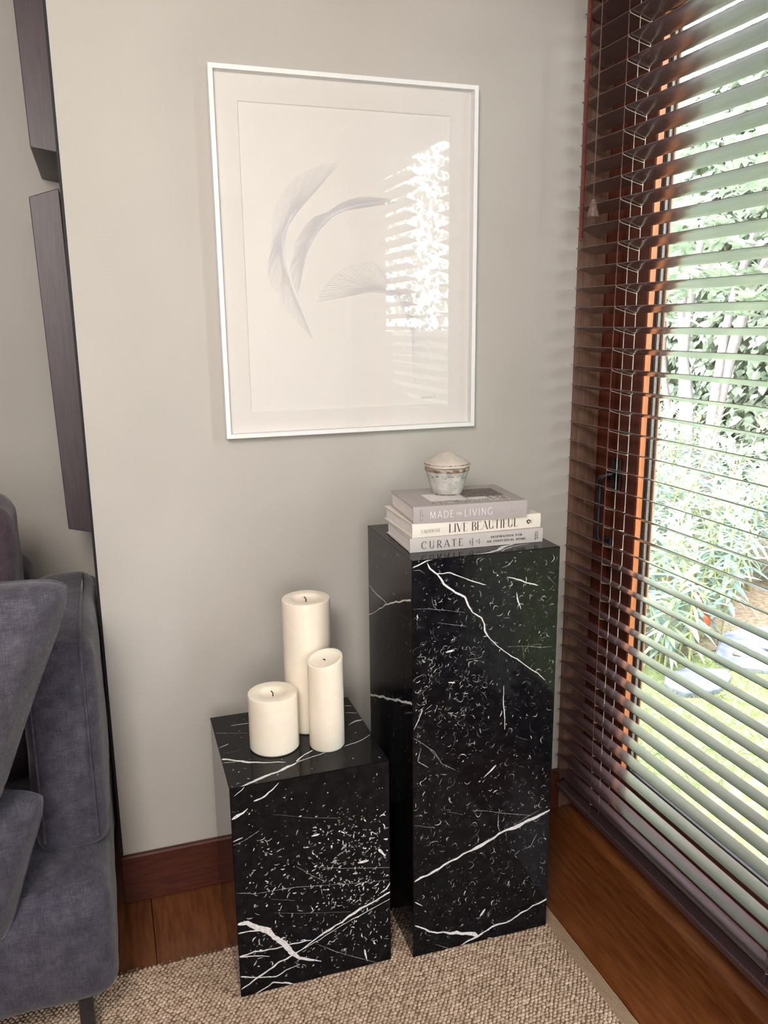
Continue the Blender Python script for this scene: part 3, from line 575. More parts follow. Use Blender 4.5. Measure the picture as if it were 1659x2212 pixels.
  (2,[(0.0709,0.3137,0.00027),(0.1047,0.3015,0.00027)]),
  (2,[(0.0101,0.4763,0.00025),(0.0424,0.449,0.00051),(0.0601,0.4188,0.00039),(0.0881,0.4006,0.00026)]),
  (2,[(0.0175,0.4598,0.00038),(0.0101,0.4329,0.00064),(0.0324,0.416,0.00051)]),
  (2,[(0.2358,0.1935,0.00029),(0.255,0.1979,0.00057),(0.2681,0.2234,0.00043)]),
  (2,[(0.0463,0.0199,0.00028),(0.0839,-0.0031,0.00043)]),
  (2,[(0.1816,0.2887,0.00041),(0.1795,0.2615,0.00069),(0.1852,0.2451,0.00042)]),
  (2,[(0.0659,0.2959,0.00053),(0.0763,0.2829,0.0004)]),
  (2,[(0.2332,-0.0082,0.00045),(0.3077,-0.0079,0.00046)])],
 ('p', 'top'): [
  (1,[(0.1227,0.0052,0.00135),(0.1536,0.0044,0.00307),(0.1781,0.0182,0.00347),(0.1953,0.0352,0.00532),(0.2067,0.0397,0.00268),(0.2349,0.0493,0.00182)]),
  (1,[(0.178,0.0059,0.00103),(0.2056,0.0252,0.00141),(0.2276,0.0345,0.00089),(0.2532,0.0385,0.00036)])]}
PH, CH = .8381-RUGZ, .4479-RUGZ
fl_p = dict(front=[(520, .005, .29, .02, PH, .011, .0011, .35, .9, [2, 2, 3, 3, 1]), (420, .005, .29, .02, PH, .005, .0008, .3, .6, [2, 3, 3, 1]), (190, .005, .15, .48, .66, .010, .0009, .4, .3, [2, 2, 3, 3, 1]), (6, .05, .12, .5, .64, .006, .0015, .3, .4, [4]), (500, .005, .29, .02, PH, .0030, .0007, .2, .6, [3, 3, 2]), (60, .005, .29, .1, PH-.02, .024, .0010, .3, 1.2, [3])],
            left=[(90, .005, .28, .3, PH, .012, .0010, .3, 1.6, [3, 3, 2]), (60, .005, .28, .3, PH, .004, .0008, .3, .6, [3, 2])],
            top=[(50, .005, .28, .005, .28, .008, .001, .3, .5, [2, 3])])
fl_c = dict(front=[(330, .02, .295, .03, .33, .0085, .0019, .12, .75, [2, 2, 1, 2]), (330, .01, .295, .01, .42, .0038, .0016, .1, .7, [2, 3, 3, 1]), (170, .14, .295, .15, .33, .0055, .0022, .1, .8, [2, 1, 2]), (12, .2, .26, .33, .36, .006, .002, .4, .5, [4])],
            left=[(40, .005, .28, .02, .42, .008, .001, .2, .8, [3, 2])],
            top=[(60, .005, .295, .005, .285, .006, .0011, .2, .4, [2, 3, 1])])
tall = plinth('tall_plinth', 'tall black marble plinth with white veins carrying the stack of books', (-.5451, -.3822, RUGZ), -.0259, .2975, .2842, PH, {k[1]: v for k, v in VEINS.items() if k[0] == 'p'}, fl_p, 11)
low = plinth('low_plinth', 'low black marble plinth with white veins carrying three candles', (-.8889, -.3686, RUGZ), -.0111, .3007, .2895, CH, {k[1]: v for k, v in VEINS.items() if k[0] == 'c'}, fl_c, 31)

# ------------------------------------------------------------------ candles
def candle(label, x, y, r, h, well, depth, tilt=0, seed=0, wick=.012):
    t = thing('pillar_candle', label, 'candle', (x, y, .4479), 0, 'pillar candles on the low plinth'); g = G(); n = 56
    prof = [(0, .0), (r*.94, 0), (r, .003), (r, h*.33), (r, h*.66), (r, h-.003), (r*.993, h-.0008), (r*.975, h), (r*.9, h+.0002), (well+.005, h), (well+.002, h-.0012), (well, h-.003), (well-.003, h-depth*.7), (well*.6, h-depth), (.0, h-depth)]
    g.lathe(prof, n)
    V = []
    for p in g.v:
        a = math.atan2(p[1], p[0]); rr = math.hypot(p[0], p[1]); q = Vector((p[0]*9, p[1]*9, p[2]*9+seed)); k = 1+.010*noise.noise(q*2)
        z = p[2]+(noise.noise(q*3)*.0012 if p[2] > h*.8 else 0)
        if p[2] > h*.6 and tilt: z += tilt*(p[0]*.85+p[1]*.5)/r*((p[2]-h*.6)/(h*.4))**2 - (.0 if rr < r*.7 else tilt*.25*(1-math.cos(a-.5)))*((p[2]-h*.6)/(h*.4))**4
        V.append((p[0]*k, p[1]*k, z))
    g.v = V; auto(g.mk('wax_body', M['wax'], t), 38)
    z = h-depth-.001
    G().tube([(0, 0, z), (.0005, 0, z+wick*.55), (-.0012, 0, z+wick*.85), (-.0035, 0, z+wick)], .0011, 6).mk('wick', M['wick'], t, True)
candle('short wide ivory pillar candle, the nearest to the sofa of the three', -.7805, -.2415, .0482, .1135, .024, .009, 0, 1)
candle('tallest ivory pillar candle, standing behind the other two', -.6945, -.1775, .0482, .274, .026, .009, 0, 5)
candle('slim ivory pillar candle with a lopsided melted top, in front of the tallest', -.6825, -.2715, .0343, .183, .026, .007, .006, 9, .004)

# ------------------------------------------------------------------ books and jar
def book(label, loc, rz, w, d, h, cover, seed, bt=.0024):
    t = thing('hardback_book', label, 'book', loc, rz, 'books stacked on the tall plinth'); ov = .0032
    box('front_board', 0, w, .0035, d, h-bt, h, cover, t, b=.0007); box('back_board', 0, w, .0035, d, 0, bt, cover, t, b=.0007)
    g = G(); n = 8; v = []
    for x in (0, w):
        for k in range(n+1):
            z = h*k/n; v.append((x, -.0012*math.sin(PI*k/n)+.0003, z))
        for k in range(n, -1, -1):
            z = h*k/n; v.append((x, .0035-.0012*math.sin(PI*k/n), z))
    L = 2*n+2; f = [((k+1) % L, k, L+k, L+(k+1) % L) for k in range(L)]+[tuple(range(L)), tuple(range(L, 2*L))[::-1]]
    auto(g.add(v, f).mk('spine', cover, t), 40)
    r = random.Random(seed); g = G(); z = bt+.0001; ns = 9
    for k in range(ns):
        dz = (h-2*bt-.0002)/ns; o = r.uniform(-.0005, .0005); g.box(ov+o, w-ov+o, .0036, d-ov+o, z, z+dz-.00015, 0); z += dz
    g.mk('page_block', M['pages'], t); return t
ZB = .8381
b3 = book('grey linen-covered hardback at the bottom of the stack, black spine title', (-.5306, -.3330, ZB+.0004), -.053, .2685, .158, .0272, M['bookC'], 1)
b2 = book('cream hardback in the middle of the stack with tall black spine lettering', (-.5262, -.3338, ZB+.0282), -.022, .2625, .168, .0268, M['bookB'], 2)
b1 = book('taupe hardback on top of the stack with white spine lettering and photo cover', (-.5247, -.3350, ZB+.0556), -.080, .2245, .164, .0312, M['bookA'], 3)
yS = -.0016
put_text('spine_title', 'CURATE', M['black'], b3, .022, .0062, .0138, yS, width=.082, thick=.095, thin=.042, serif=.09, gap=.30)
put_text('spine_authors', 'LYNDA', M['black'], b3, .1195, .0065, .0026, yS, width=.0085, rot=1, thick=.2, thin=.14, gap=.25)
put_text('spine_authors', 'GARDNER', M['black'], b3, .1245, .0040, .0026, yS, width=.0150, rot=1, thick=.2, thin=.14, gap=.25)
put_text('spine_authors', '+', M['black'], b3, .1290, .0115, .0030, yS, thick=.2, thin=.16)
put_text('spine_authors', 'ALI', M['black'], b3, .1335, .0100, .0026, yS, width=.0048, rot=1, thick=.2, thin=.14, gap=.25)
put_text('spine_authors', 'HEATH', M['black'], b3, .1380, .0070, .0026, yS, width=.0095, rot=1, thick=.2, thin=.14, gap=.25)
put_text('spine_subtitle', 'INSPIRATION FOR', M['black'], b3, .1605, .0160, .0040, yS, width=.0640, thick=.2, thin=.10, serif=.14, gap=.24)
put_text('spine_subtitle', 'AN INDIVIDUAL HOME', M['black'], b3, .1525, .0078, .0040, yS, width=.0800, thick=.2, thin=.10, serif=.14, gap=.24)
put_text('publisher_mark', 'MITCHELL', M['black'], b3, .2540, .0055, .0024, yS, width=.0165, rot=1, thick=.24, thin=.16, gap=.2)
put_text('publisher_mark', 'BEAZLEY', M['black'], b3, .2580, .0075, .0024, yS, width=.0150, rot=1, thick=.24, thin=.16, gap=.2)
put_text('spine_author', 'CALDERONE', M['black'], b2, .0170, .0085, .0062, yS, width=.0380, thick=.085, thin=.028, serif=.07, gap=.03, sx=.85)
put_text('spine_title', 'LIVE BEAUTIFUL', M['black'], b2, .0720, .0052, .0165, yS, width=.1420, thick=.088, thin=.020, serif=.06, gap=.06, sx=.75)
v = [(.2365+.0043*math.cos(2*PI*k/28), yS, .0128+.0043*math.sin(2*PI*k/28)) for k in range(28)]
mk('publisher_roundel', v, [tuple(range(28))], M['black'], b2)
put_text('roundel_letter', 'A', M['white'], b2, .2365-.0025, .0128-.0026, .0050, yS-.0002, width=.005, thick=.2, thin=.1)
put_text('publisher_name', 'ABRAMS', M['black'], b2, .2435, .0085, .0018, yS, width=.0085, rot=1, thick=.12, thin=.1, gap=.2)
put_text('spine_title', 'MADE', M['white'], b1, .0315, .0085, .0130, yS, width=.0465, thick=.075, thin=.065, gap=.20)
put_text('spine_title', 'FOR', M['white'], b1, .0830, .0117, .0050, yS, width=.0105, thick=.12, thin=.10, gap=.14)
put_text('spine_title', 'LIVING', M['white'], b1, .0985, .0085, .0130, yS, width=.0560, thick=.075, thin=.065, gap=.20)
for c, col_ in enumerate(('AMBER', 'LEWIS')):
    for k, ch in enumerate(col_): put_text('spine_author', ch, M['black'], b1, .0125+.0042*c, .0235-.0045*k, .0022, yS, thick=.16, thin=.13)
box('publisher_mark', .1925, .1955, yS, yS+.0006, .0118, .0150, M['ph_mid'], b1, b=0)
box('publisher_mark', .1985, .1989, yS, yS+.0006, .0105, .0165, M['ph_mid'], b1, b=0)
def photo(x0, x1, y0, y1, m): return box('cover_photo', x0, x1, y0, y1, .0312, .0316, m, b1, b=0)
photo(.046, .118, .040, .102, M['ph_light']); photo(.046, .118, .1045, .128, M['ph_mid']); photo(.122, .200, .058, .128, M['ph_dark'])
photo(.046, .100, .0185, .036, M['ph_print']); photo(.103, .150, .0185, .0345, M['ph_print']); photo(.153, .200, .0185, .036, M['ph_print'])
photo(.122, .160, .0385, .054, M['ph_light']); photo(.163, .200, .0395, .054, M['ph_print'])
def cover_text():
    for k, ch in enumerate('MADEFORLIVING'):
        v, f, w = lettering(ch, .0042, thick=.1, thin=.08)
        mk('cover_title', [(.0215+b_*.0-.0 + a, .026+.0078*k+b_, .0318) for a, b_ in v], f, M['ink'], b1)
cover_text()
jar = thing('lidded_jar', 'small distressed pale wooden jar with a conical lid, on the top book', 'jar', (-.4160, -.2370, ZB+.0556+.0317))
n = 36; rb, rt_, h = .0292, .0437, .0545
g = G(); v = []; f = []
prof = [(0, 0), (rb*.96, 0), (rb, .002)]+[(rb+(rt_-rb)*t**.8, .002+(h-.004)*t) for t in (.15, .3, .45, .6, .75, .9, 1)]+[(rt_-.004, h-.001), (rt_-.006, h-.012), (0, h-.014)]
g.lathe(prof, n)
V = []
for p in g.v:
    a = math.atan2(p[1], p[0]); k = 1-.022*abs(math.sin(a*7))*(1-p[2]/h)*(p[2] > .001)+.012*noise.noise(Vector(p)*60); V.append((p[0]*k, p[1]*k, p[2]))
g.v = V; auto(g.mk('body', M['jar'], jar), 50)
auto(G().lathe([(rt_*.985, h-.0085), (rt_*1.002, h-.0070), (rt_*1.004, h-.0030), (rt_*.985, h-.0015)], n).mk('bare_band', M['jarbare'], jar, label='bare brown wooden band under the lid'), 50)
auto(G().lathe([(rb*.9, -.0002), (rb*1.02, .0003), (rb*1.02, .002), (rb*.99, .0025)], n).mk('foot', M['jarbare'], jar, label='worn brown foot ring'), 50)
g = G().lathe([(0, h-.0005), (rt_*.99, h-.0005), (rt_*1.03, h+.001), (rt_*1.03, h+.0055), (rt_*1.005, h+.0072), (rt_*.96, h+.0085), (rt_*.7, h+.0160), (rt_*.4, h+.0235), (rt_*.18, h+.0275), (0, h+.0288)], n)
g.v = [tuple(Vector(p)*(1+.0) + Vector((0, 0, .0012*noise.noise(Vector(p)*70)))) for p in g.v]; auto(g.mk('lid', M['jarlid'], jar), 50)
auto(G().lathe([(rt_*1.031, h+.0049), (rt_*1.034, h+.0056), (rt_*1.020, h+.0068)], n).mk('lid_rim', M['jarbare'], jar), 50)
r = random.Random(5); g = G()
for k in range(30):
    a = r.uniform(0, 2*PI) if k > 22 else r.uniform(PI*1.0, PI*2.0); t = r.choice((.9, .88, .86, .8, .84, .78, .3, .6)); z = .002+(h-.012)*t; rr = (rb+(rt_-rb)*((z-.002)/(h-.004))**.8)*1.004; wv = (r.uniform(.0006, .0017) if r.random() < .8 else r.uniform(.002, .004))/rr; hh = r.uniform(.0003, .0012)
    if r.random() < .4: wv, hh = wv*.35, hh*3.2
    P = [(a-wv, 0), (a-wv*.3, hh), (a+wv*.5, hh*.7), (a+wv, -.1*hh), (a+wv*.2, -hh), (a-wv*.6, -hh*.6)]
    sl = (rt_-rb)/(h-.004)
    g.add([((rr+dz*sl)*math.cos(q), (rr+dz*sl)*math.sin(q), z+dz) for q, dz in P], [(0, 5, 4, 3, 2, 1)])
for k in range(9):
    a = r.uniform(PI*1.0, 2*PI); t = r.uniform(.25, .9); rr = rt_*.96*t; z = h+.0290-.0205*t*.99; w_ = r.uniform(.001, .0025)
    g.add([(rr*math.cos(a)+w_*dx, rr*math.sin(a)+w_*dy*.5, z+.0008-.02*((math.hypot(rr*math.cos(a)+w_*dx, rr*math.sin(a)+w_*dy*.5)-rr)/rt_)) for dx, dy in ((-1, 0), (-.2, -1), (1, -.3), (.4, .9))], [(0, 1, 2, 3)])
g.mk('paint_chips', M['jarchip'], jar, kind='stuff')

# ------------------------------------------------------------------ jute rug
rug = thing('jute_rug', 'chunky woven natural jute rug under the marble plinths', 'rug', (0, 0, 0))
RX0, RX1, RY0, RY1 = -2.6, -.2135, -1.9, -.226
box('backing', RX0, RX1-.002, RY0, RY1-.002, .0003, .0048, M['juteb'], rug, b=.001)
px, py = .0088, .0066; nx0, nx1, ny0 = -2.0, RX1-.030, -1.55
gx = np.arange(nx0, nx1, px); gy = np.arange(ny0, RY1-.002, py)
ring = [(-.5, 0), (-.30, .42), (.25, .46), (.52, .05), (.30, -.42), (-.25, -.46)]
V = []; Fc = []
for j, y in enumerate(gy):
    wob = .0035*math.sin(y*31)+.002*math.sin(y*77)
    for i, x in enumerate(gx):
        xx = x+(px/2 if j % 2 else 0)+RNG.normal()*.0007; yy = y+.004*math.sin(x*23+y*5)+RNG.normal()*.0006
        if yy > RY1-.003 or xx > nx1+.001: continue
        a = .32+RNG.normal()*.22; c, s = math.cos(a), math.sin(a); sc = 1+RNG.normal()*.1; hh = .0030*(1+RNG.normal()*.2); n0 = len(V)
        for (u, w_) in ring: V.append((xx+(u*px*1.08*c-w_*py*1.02*s)*sc, yy+(u*px*1.08*s+w_*py*1.02*c)*sc, .0046))
        for (u, w_) in ring[::1]: V.append((xx+(u*.62*px*c-w_*.66*py*s)*sc, yy+(u*.62*px*s+w_*.66*py*c)*sc, .0046+hh*.85))
        V.append((xx, yy, .0046+hh*1.12))
        for k in range(6): k2 = (k+1) % 6; Fc.append((n0+k, n0+k2, n0+6+k2, n0+6+k)); Fc.append((n0+6+k, n0+6+k2, n0+12))
mk('weave', V, Fc, M['jute'], rug, True, kind='stuff')
g = G()
for k in range(7): g.tube([(RX1-.0285+.0042*k+.0004*math.sin(y*90+k), y, .0056) for y in np.arange(RY0, RY1, .02)], .0024, 5)
g.mk('hem', M['hem'], rug, True, label='flat tan edge binding along the rug')
g = G(); r = random.Random(2)
for k in range(300):
    x = r.uniform(-1.75, RX1-.005); l = r.uniform(.003, .010); g.tube([(x, RY1-.004, .006), (x+r.uniform(-.003, .003), RY1+l*.6, .0045), (x+r.uniform(-.002, .002), RY1+l, .0015)], .0005, 3, cap=False)
g.mk('fringe', M['jute'], rug, kind='stuff')

# ------------------------------------------------------------------ sofa and cushions
def soft_box(x0, x1, y0, y1, z0, z1, rad, nz=.006, seed=0, bulge=(0, 0, 0), fr=6):
    bm = bmesh.new(); bmesh.ops.create_cube(bm, size=1)
    for q in bm.verts: q.co = ((x0+x1)/2+q.co.x*(x1-x0), (y0+y1)/2+q.co.y*(y1-y0), (z0+z1)/2+q.co.z*(z1-z0))
    bmesh.ops.bevel(bm, geom=bm.edges[:], offset=rad, segments=5, profile=.5, affect='EDGES')
    for _ in range(5):
        long = [e for e in bm.edges if e.calc_length() > .035]
        if not long: break
        bmesh.ops.subdivide_edges(bm, edges=long, cuts=1, use_grid_fill=True)
    bmesh.ops.triangulate(bm, faces=[f for f in bm.faces if len(f.verts) > 4]); c = Vector(((x0+x1)/2, (y0+y1)/2, (z0+z1)/2)); hs = Vector(((x1-x0)/2, (y1-y0)/2, (z1-z0)/2))
    bm.normal_update(); D = {}
    for q in bm.verts:
        u = Vector([(q.co[k]-c[k])/hs[k] for k in range(3)]); d = nz*noise.fractal(q.co*fr+Vector((seed, 0, 0)), .8, 2.2, 3)
        b_ = Vector([bulge[k]*max(0, (1-u[(k+1) % 3]**2))*max(0, (1-u[(k+2) % 3]**2))*(1 if u[k] > 0 else -1)*min(1, abs(u[k])*1.2) for k in range(3)])
        D[q] = q.normal*d+b_
    for q, d in D.items(): q.co += d
    bm.verts.index_update(); g = G().add([q.co[:] for q in bm.verts], [[q.index for q in f.verts] for f in bm.faces]); bm.free(); return g
sofa = thing('sofa', 'slate grey linen sofa in the recess at the left', 'sofa', (-1.10, 0, 0))
def SL(x): return x+1.10
soft_box(SL(-2.75), SL(-1.099), -.425, .585, .115, .335, .045, .005, 3, (0, .012, .012)).mk('seat', M['sofa'], sofa, True)
soft_box(SL(-1.222), SL(-1.0965), -.285, .195, .325, .722, .032, .005, 9, (.004, .012, .004)).mk('arm', M['sofa'], sofa, True)
soft_box(SL(-1.222), SL(-1.0955), .200, .585, .325, .60, .03, .004, 12).mk('arm', M['sofa'], sofa, True)  # low block added behind the arm to keep light out of the wall gap
soft_box(SL(-2.75), SL(-1.23), .16, .36, .30, .74, .04, .004, 15).mk('backrest', M['sofa'], sofa, True)
soft_box(SL(-2.0), SL(-1.232), -.02, .16,   .33, .925, .05, .008, 21, (0, .03, .01)).mk('back_cushion', M['plum'], sofa, True, label='plum-tinted upright back cushion')
def seam(P, nm, par, m, r_=.0022): return G().tube(P, r_, 6).mk(nm, m, par, True)
seam([(SL(-1.117), -.2945, z) for z in np.linspace(.36, .68, 9)]+[(SL(-1.118), -.282, .708), (SL(-1.118), -.262, .7205), (SL(-1.118), -.2, .7235), (SL(-1.118), 0, .7245), (SL(-1.118), .15, .7225)], 'arm_seam', sofa, M['sofa'])
seam([(SL(-1.206), -.290, z) for z in np.linspace(.36, .70, 8)], 'arm_seam', sofa, M['sofa'])
for x in (-1.160, -2.65):
    for y in (-.375, .25): box('leg', SL(x)-.012, SL(x)+.012, y-.012, y+.012, RUGZ if y < -.23 else .0005, .122, M['legm'], sofa, b=.002)
def pillow(label, O, U, V_, T, m, seed, grp=None, wr=.006):
    """throw pillow: O its centre, U and V_ half-extent vectors, T half thickness"""
    O, U, V_ = Vector(O), Vector(U), Vector(V_); N = U.cross(V_).normalized(); n = 28; vs = []; f = []; ids = {}
    for sd in (1, -1):
        for i in range(n+1):
            for j in range(n+1):
                u, w_ = -1+2*i/n, -1+2*j/n
                if i in (0, n) or j in (0, n):
                    if (i, j) in ids and sd < 0: ids[(sd, i, j)] = ids[(i, j)]; continue
                k = ((1-abs(u)**2.2)*(1-abs(w_)**2.2)); th = T*max(k, 0)**.46; u, w_ = u*(1-.09*abs(w_)**5*abs(u)**1), w_*(1-.09*abs(u)**5*abs(w_)**1)
                pu = 1-.07*(1-abs(w_)**3)*0-.05*(1-w_*w_); pv = 1-.05*(1-u*u)
                q = O+U*u*pu+V_*w_*pv; d = noise.fractal(q*9+Vector((seed, seed*2, 0)), .9, 2.1, 3)*wr*(1 if k > 0 else .4)
                q = q+N*(sd*th+d); vs.append(q[:]); ids[(sd, i, j)] = len(vs)-1
                if i in (0, n) or j in (0, n): ids[(i, j)] = len(vs)-1
    for sd in (1, -1):
        for i in range(n):
            for j in range(n):
                a = (ids[(sd, i, j)], ids[(sd, i+1, j)], ids[(sd, i+1, j+1)], ids[(sd, i, j+1)]); f.append(a if sd > 0 else a[::-1])
    t = thing('throw_pillow', label, 'pillow', O, 0, grp)
    mk('cover', [tuple(Vector(p)-O) for p in vs], f, m, t, True)
    P = []; B = [(i, 0) for i in range(n)]+[(n, j) for j in range(n)]+[(n-i, n) for i in range(n)]+[(0, n-j) for j in range(n+1)]
    seam([tuple(Vector(vs[ids[b_]])-O) for b_ in B], 'edge_seam', t, m, .0020)
pillow('large slate chenille throw pillow leaning on the sofa arm', (-1.3255, -0.445, 0.7083), (0.1492, -0.02, -0.0022), (0.0788, 0.025, 0.1863), .10, M['pil'], 3, 'throw pillows on the sofa')
pillow('smaller slate pillow below the large one, near the sofa front', (-1.3402, -0.395, 0.418), (0.1211, -0.02, -0.0195), (0.0439, 0.015, 0.126), .075, M['sofa'], 8, 'throw pillows on the sofa', .004)


# ------------------------------------------------------------------ dark timber fins on the recess wall
def prism(nm, label, cat, quad0, quad1, grp=None):
    """quad0 front corners (x, z), quad1 back corners"""
    t = thing(nm, label, cat, (quad0[0][0], .6, quad0[0][1]), 0, grp); ox, oz = quad0[0]
    v = [(x-ox, .25-.6, z-oz) for x, z in quad0]+[(x-ox, -.0005, z-oz) for x, z in quad1]
    bm = bmesh.new(); vv = [bm.verts.new(p) for p in v]
    for q in ((0, 1, 2, 3), (7, 6, 5, 4), (1, 0, 4, 5), (2, 1, 5, 6), (3, 2, 6, 7), (0, 3, 7, 4)): bm.faces.new([vv[k] for k in q])
    bmesh.ops.recalc_face_normals(bm, faces=bm.faces[:]); bmesh.ops.bevel(bm, geom=bm.edges[:], offset=.0015, segments=1, affect='EDGES')
    bm.verts.index_update(); mk('blade', [q.co[:] for q in bm.verts], [[q.index for q in f.verts] for f in bm.faces], M['fin'], t); bm.free()
prism('timber_fin', 'upper dark timber fin on the recess wall, its underside showing', 'wall sculpture', [(-1.1444, 1.6143), (-1.0905, 1.6063), (-1.0905, 2.05), (-1.1520, 2.05)], [(-1.1420, 1.606), (-1.0905, 1.596), (-1.0905, 2.05), (-1.1490, 2.05)], 'dark timber fins')
prism('timber_fin', 'lower dark timber fin with a slanted top end, above the sofa arm', 'wall sculpture', [(-1.1426, .8033), (-1.0870, .7900), (-1.0965, 1.5370), (-1.1565, 1.5176)], [(-1.1400, .8033), (-1.0860, .7900), (-1.0930, 1.5370), (-1.1530, 1.5176)], 'dark timber fins')

# ------------------------------------------------------------------ the garden
GZ = -.17
box('lawn', .16, 3.55, -7, 8, GZ-.05, GZ, M['lawn'], b=0, kind='structure')
box('paving', .155, .42, -7, 3, GZ-.03, GZ+.035, M['paving'], b=.004, kind='structure')
def flat_leaf(L, w, bend=.25, fold=.12, n=4, shape='lance'):
    v = []; f = []
    for k in range(n+1):
        t = k/n; x = L*t; z = -bend*L*t*t
        hw = w/2*((math.sin(PI*min(1, t*.94+.04)))**.75 if shape == 'lance' else (math.sin(PI*(t*.8+.16)**1.4)) if shape == 'oval' else 1)
        if k == n and shape == 'lance': hw = .0004
        v += [(x, -hw, z+fold*hw), (x, 0, z), (x, hw, z+fold*hw)]
    for k in range(n): a = 3*k; f += [(a, a+3, a+4, a+1), (a+1, a+4, a+5, a+2)]
    return v, f
def ivy_leaf(sz):
    o = [(0, -.02), (.35, -.42), (.55, -.30), (.95, 0), (.55, .30), (.35, .42)]
    return [(x*sz, y*sz, -.10*sz*x*x+.12*sz*abs(y)) for x, y in o]+[(.38*sz, 0, .0)], [(6, 0, 1), (6, 1, 2), (6, 2, 3), (6, 3, 4), (6, 4, 5), (6, 5, 0)]
def leaf_src(name, v, f, m): o = mk(name, v, f, m); COL.objects.unlink(o); return o
LS = [[leaf_src('leaf', *flat_leaf(L, w_, b_), M[m]) for L, w_, b_ in ((.105, .016, .28), (.125, .018, .42), (.09, .017, .15))] for m in ('lanceA', 'lanceB', 'lanceC')]
def mat_of(loc, rot, sc): return Matrix.Translation(loc) @ rot.to_matrix().to_4x4() @ Matrix.Scale(sc, 4)
from mathutils import Euler
gr = random.Random(11)
def shrub(x, y, h, stems, n_ind, label, grp):
    t = thing('lance_leaf_shrub', label, 'shrub', (x, y, GZ), 0, grp); bulk = {0: G(), 1: G(), 2: G()}; sg = G(); cnt = 0; todo = []
    for s in range(stems):
        a = gr.uniform(0, 2*PI); lean = gr.uniform(.1, .45); hh = h*gr.uniform(.6, 1.08); bx, by = gr.uniform(-.10, .10), gr.uniform(-.12, .12); P = []
        for k in range(6): q = k/5; P.append(Vector((bx+math.cos(a)*lean*hh*q**1.5, by+math.sin(a)*lean*hh*q**1.5, hh*q)))
        sg.tube(P, [.0055*(1-.6*k/5) for k in range(6)], 5); tone = gr.choice((0, 0, 1, 2, 2))
        nl = int(20+hh*38)
        for k in range(nl):
            q = .22+.78*(k/nl)**.8; i = min(4, int(q*5)); p = P[i].lerp(P[i+1], q*5-i); az = k*2.4+gr.uniform(-.3, .3)
            el = -.25+1.25*max(0, (q-.55)/.45)**1.2+gr.uniform(-.2, .2)
            todo.append((q, p, Euler((gr.uniform(-.3, .3), -el, az)), gr.uniform(.7, 1.35)*(1 if q < .97 else .7), 1 if (q > .9 and gr.random() < .75) else tone, gr.randrange(3)))
    todo.sort(key=lambda d: -d[0])
    for q, p, rot, sc, tone, sh in todo:
        src = LS[tone][sh]
        if cnt < n_ind: inst(src, t, p, rot, (sc, sc, sc)); cnt += 1
        else:
            mm = mat_of(p, rot, sc); bulk[tone].add([(mm @ vv.co)[:] for vv in src.data.vertices], [tuple(pp.vertices) for pp in src.data.polygons])
    sg.mk('stem', M['stem'], t, True)
    g = G()
    for tone in bulk: g.add(bulk[tone].v, bulk[tone].f, tone)
    if g.v: g.mk('foliage', [M['lanceA'], M['lanceB'], M['lanceC']], t, kind='stuff')
    return t
SHL = 'bushy green shrub with long narrow leaves outside the glazed door'
for k, (x, y, h, st, ni) in enumerate([(1.05, 1.22, .62, 9, 60), (1.38, 1.18, .66, 10, 60), (1.75, 1.45, .72, 10, 60), (1.22, 1.62, .78, 11, 50), (1.62, 1.80, .82, 12, 50), (2.05, 1.72, .78, 11, 40), (1.45, 2.20, .84, 12, 30), (1.95, 2.25, .86, 12, 30), (2.40, 2.10, .84, 12, 30), (1.12, 1.0, .45, 6, 50), (2.45, 2.75, .9, 12, 0), (1.9, 2.9, .92, 12, 0), (2.35, 1.55, .7, 10, 0), (2.3, -.5, .9, 12, 0), (1.8, -1.3, .85, 12, 0), (1.5, -2.1, .8, 12, 0), (1.9, -2.5, .9, 12, 0), (1.3, -2.9, .8, 12, 0), (1.8, -3.4, .9, 12, 0)]):
    t = shrub(x, y, h, st, ni, SHL, 'lance-leaved shrubs in the garden bed')
    if k == 1:
        o = mk('red_leaf', *flat_leaf(.085, .045, .5, .5, 5, 'oval'), M['redleaf'], t, loc=(-.11, -.16, .30), label='one red leaf caught in the shrub'); o.rotation_euler = (1.0, .9, -2.0)
        o = mk('red_leaf', *flat_leaf(.05, .03, .6, .4, 5, 'oval'), M['redleaf'], t, loc=(-.10, -.20, .22), label='one red leaf caught in the shrub'); o.rotation_euler = (.6, .8, -1.6)
box('garden_bed', .9, 3.5, 1.05, 8, GZ, GZ+.012, M['soil'], b=.004, kind='structure')
# flagstones set in the moss
def flagstone(x, y, rx, ry, a, label, seed):
    r = random.Random(seed); n = 12; t = thing('flagstone', label, 'stone', (x, y, GZ), a, 'flagstones in the moss'); P = [(rx*math.cos(2*PI*k/n)*r.uniform(.85, 1.1), ry*math.sin(2*PI*k/n)*r.uniform(.85, 1.1)) for k in range(n)]
    v = [(q[0], q[1], 0) for q in P]+[(q[0], q[1], .020) for q in P]+[(q[0]*.95, q[1]*.95, .026) for q in P]
    f = [(k, (k+1) % n, n+(k+1) % n, n+k) for k in range(n)]+[(n+k, n+(k+1) % n, 2*n+(k+1) % n, 2*n+k) for k in range(n)]+[tuple(2*n+k for k in range(n))]
    mk('slab', v, f, M['stone'], t)
flagstone(1.62, .98, .30, .20, .4, 'large bluish flagstone at the foot of the shrubs', 1)
flagstone(1.12, .80, .16, .11, .2, 'small pale flagstone in the moss beside the large one', 2)
flagstone(1.72, .52, .22, .16, .9, 'bluish flagstone farther from the shrubs, nearer the camera', 4)
g = G(); r = random.Random(8)
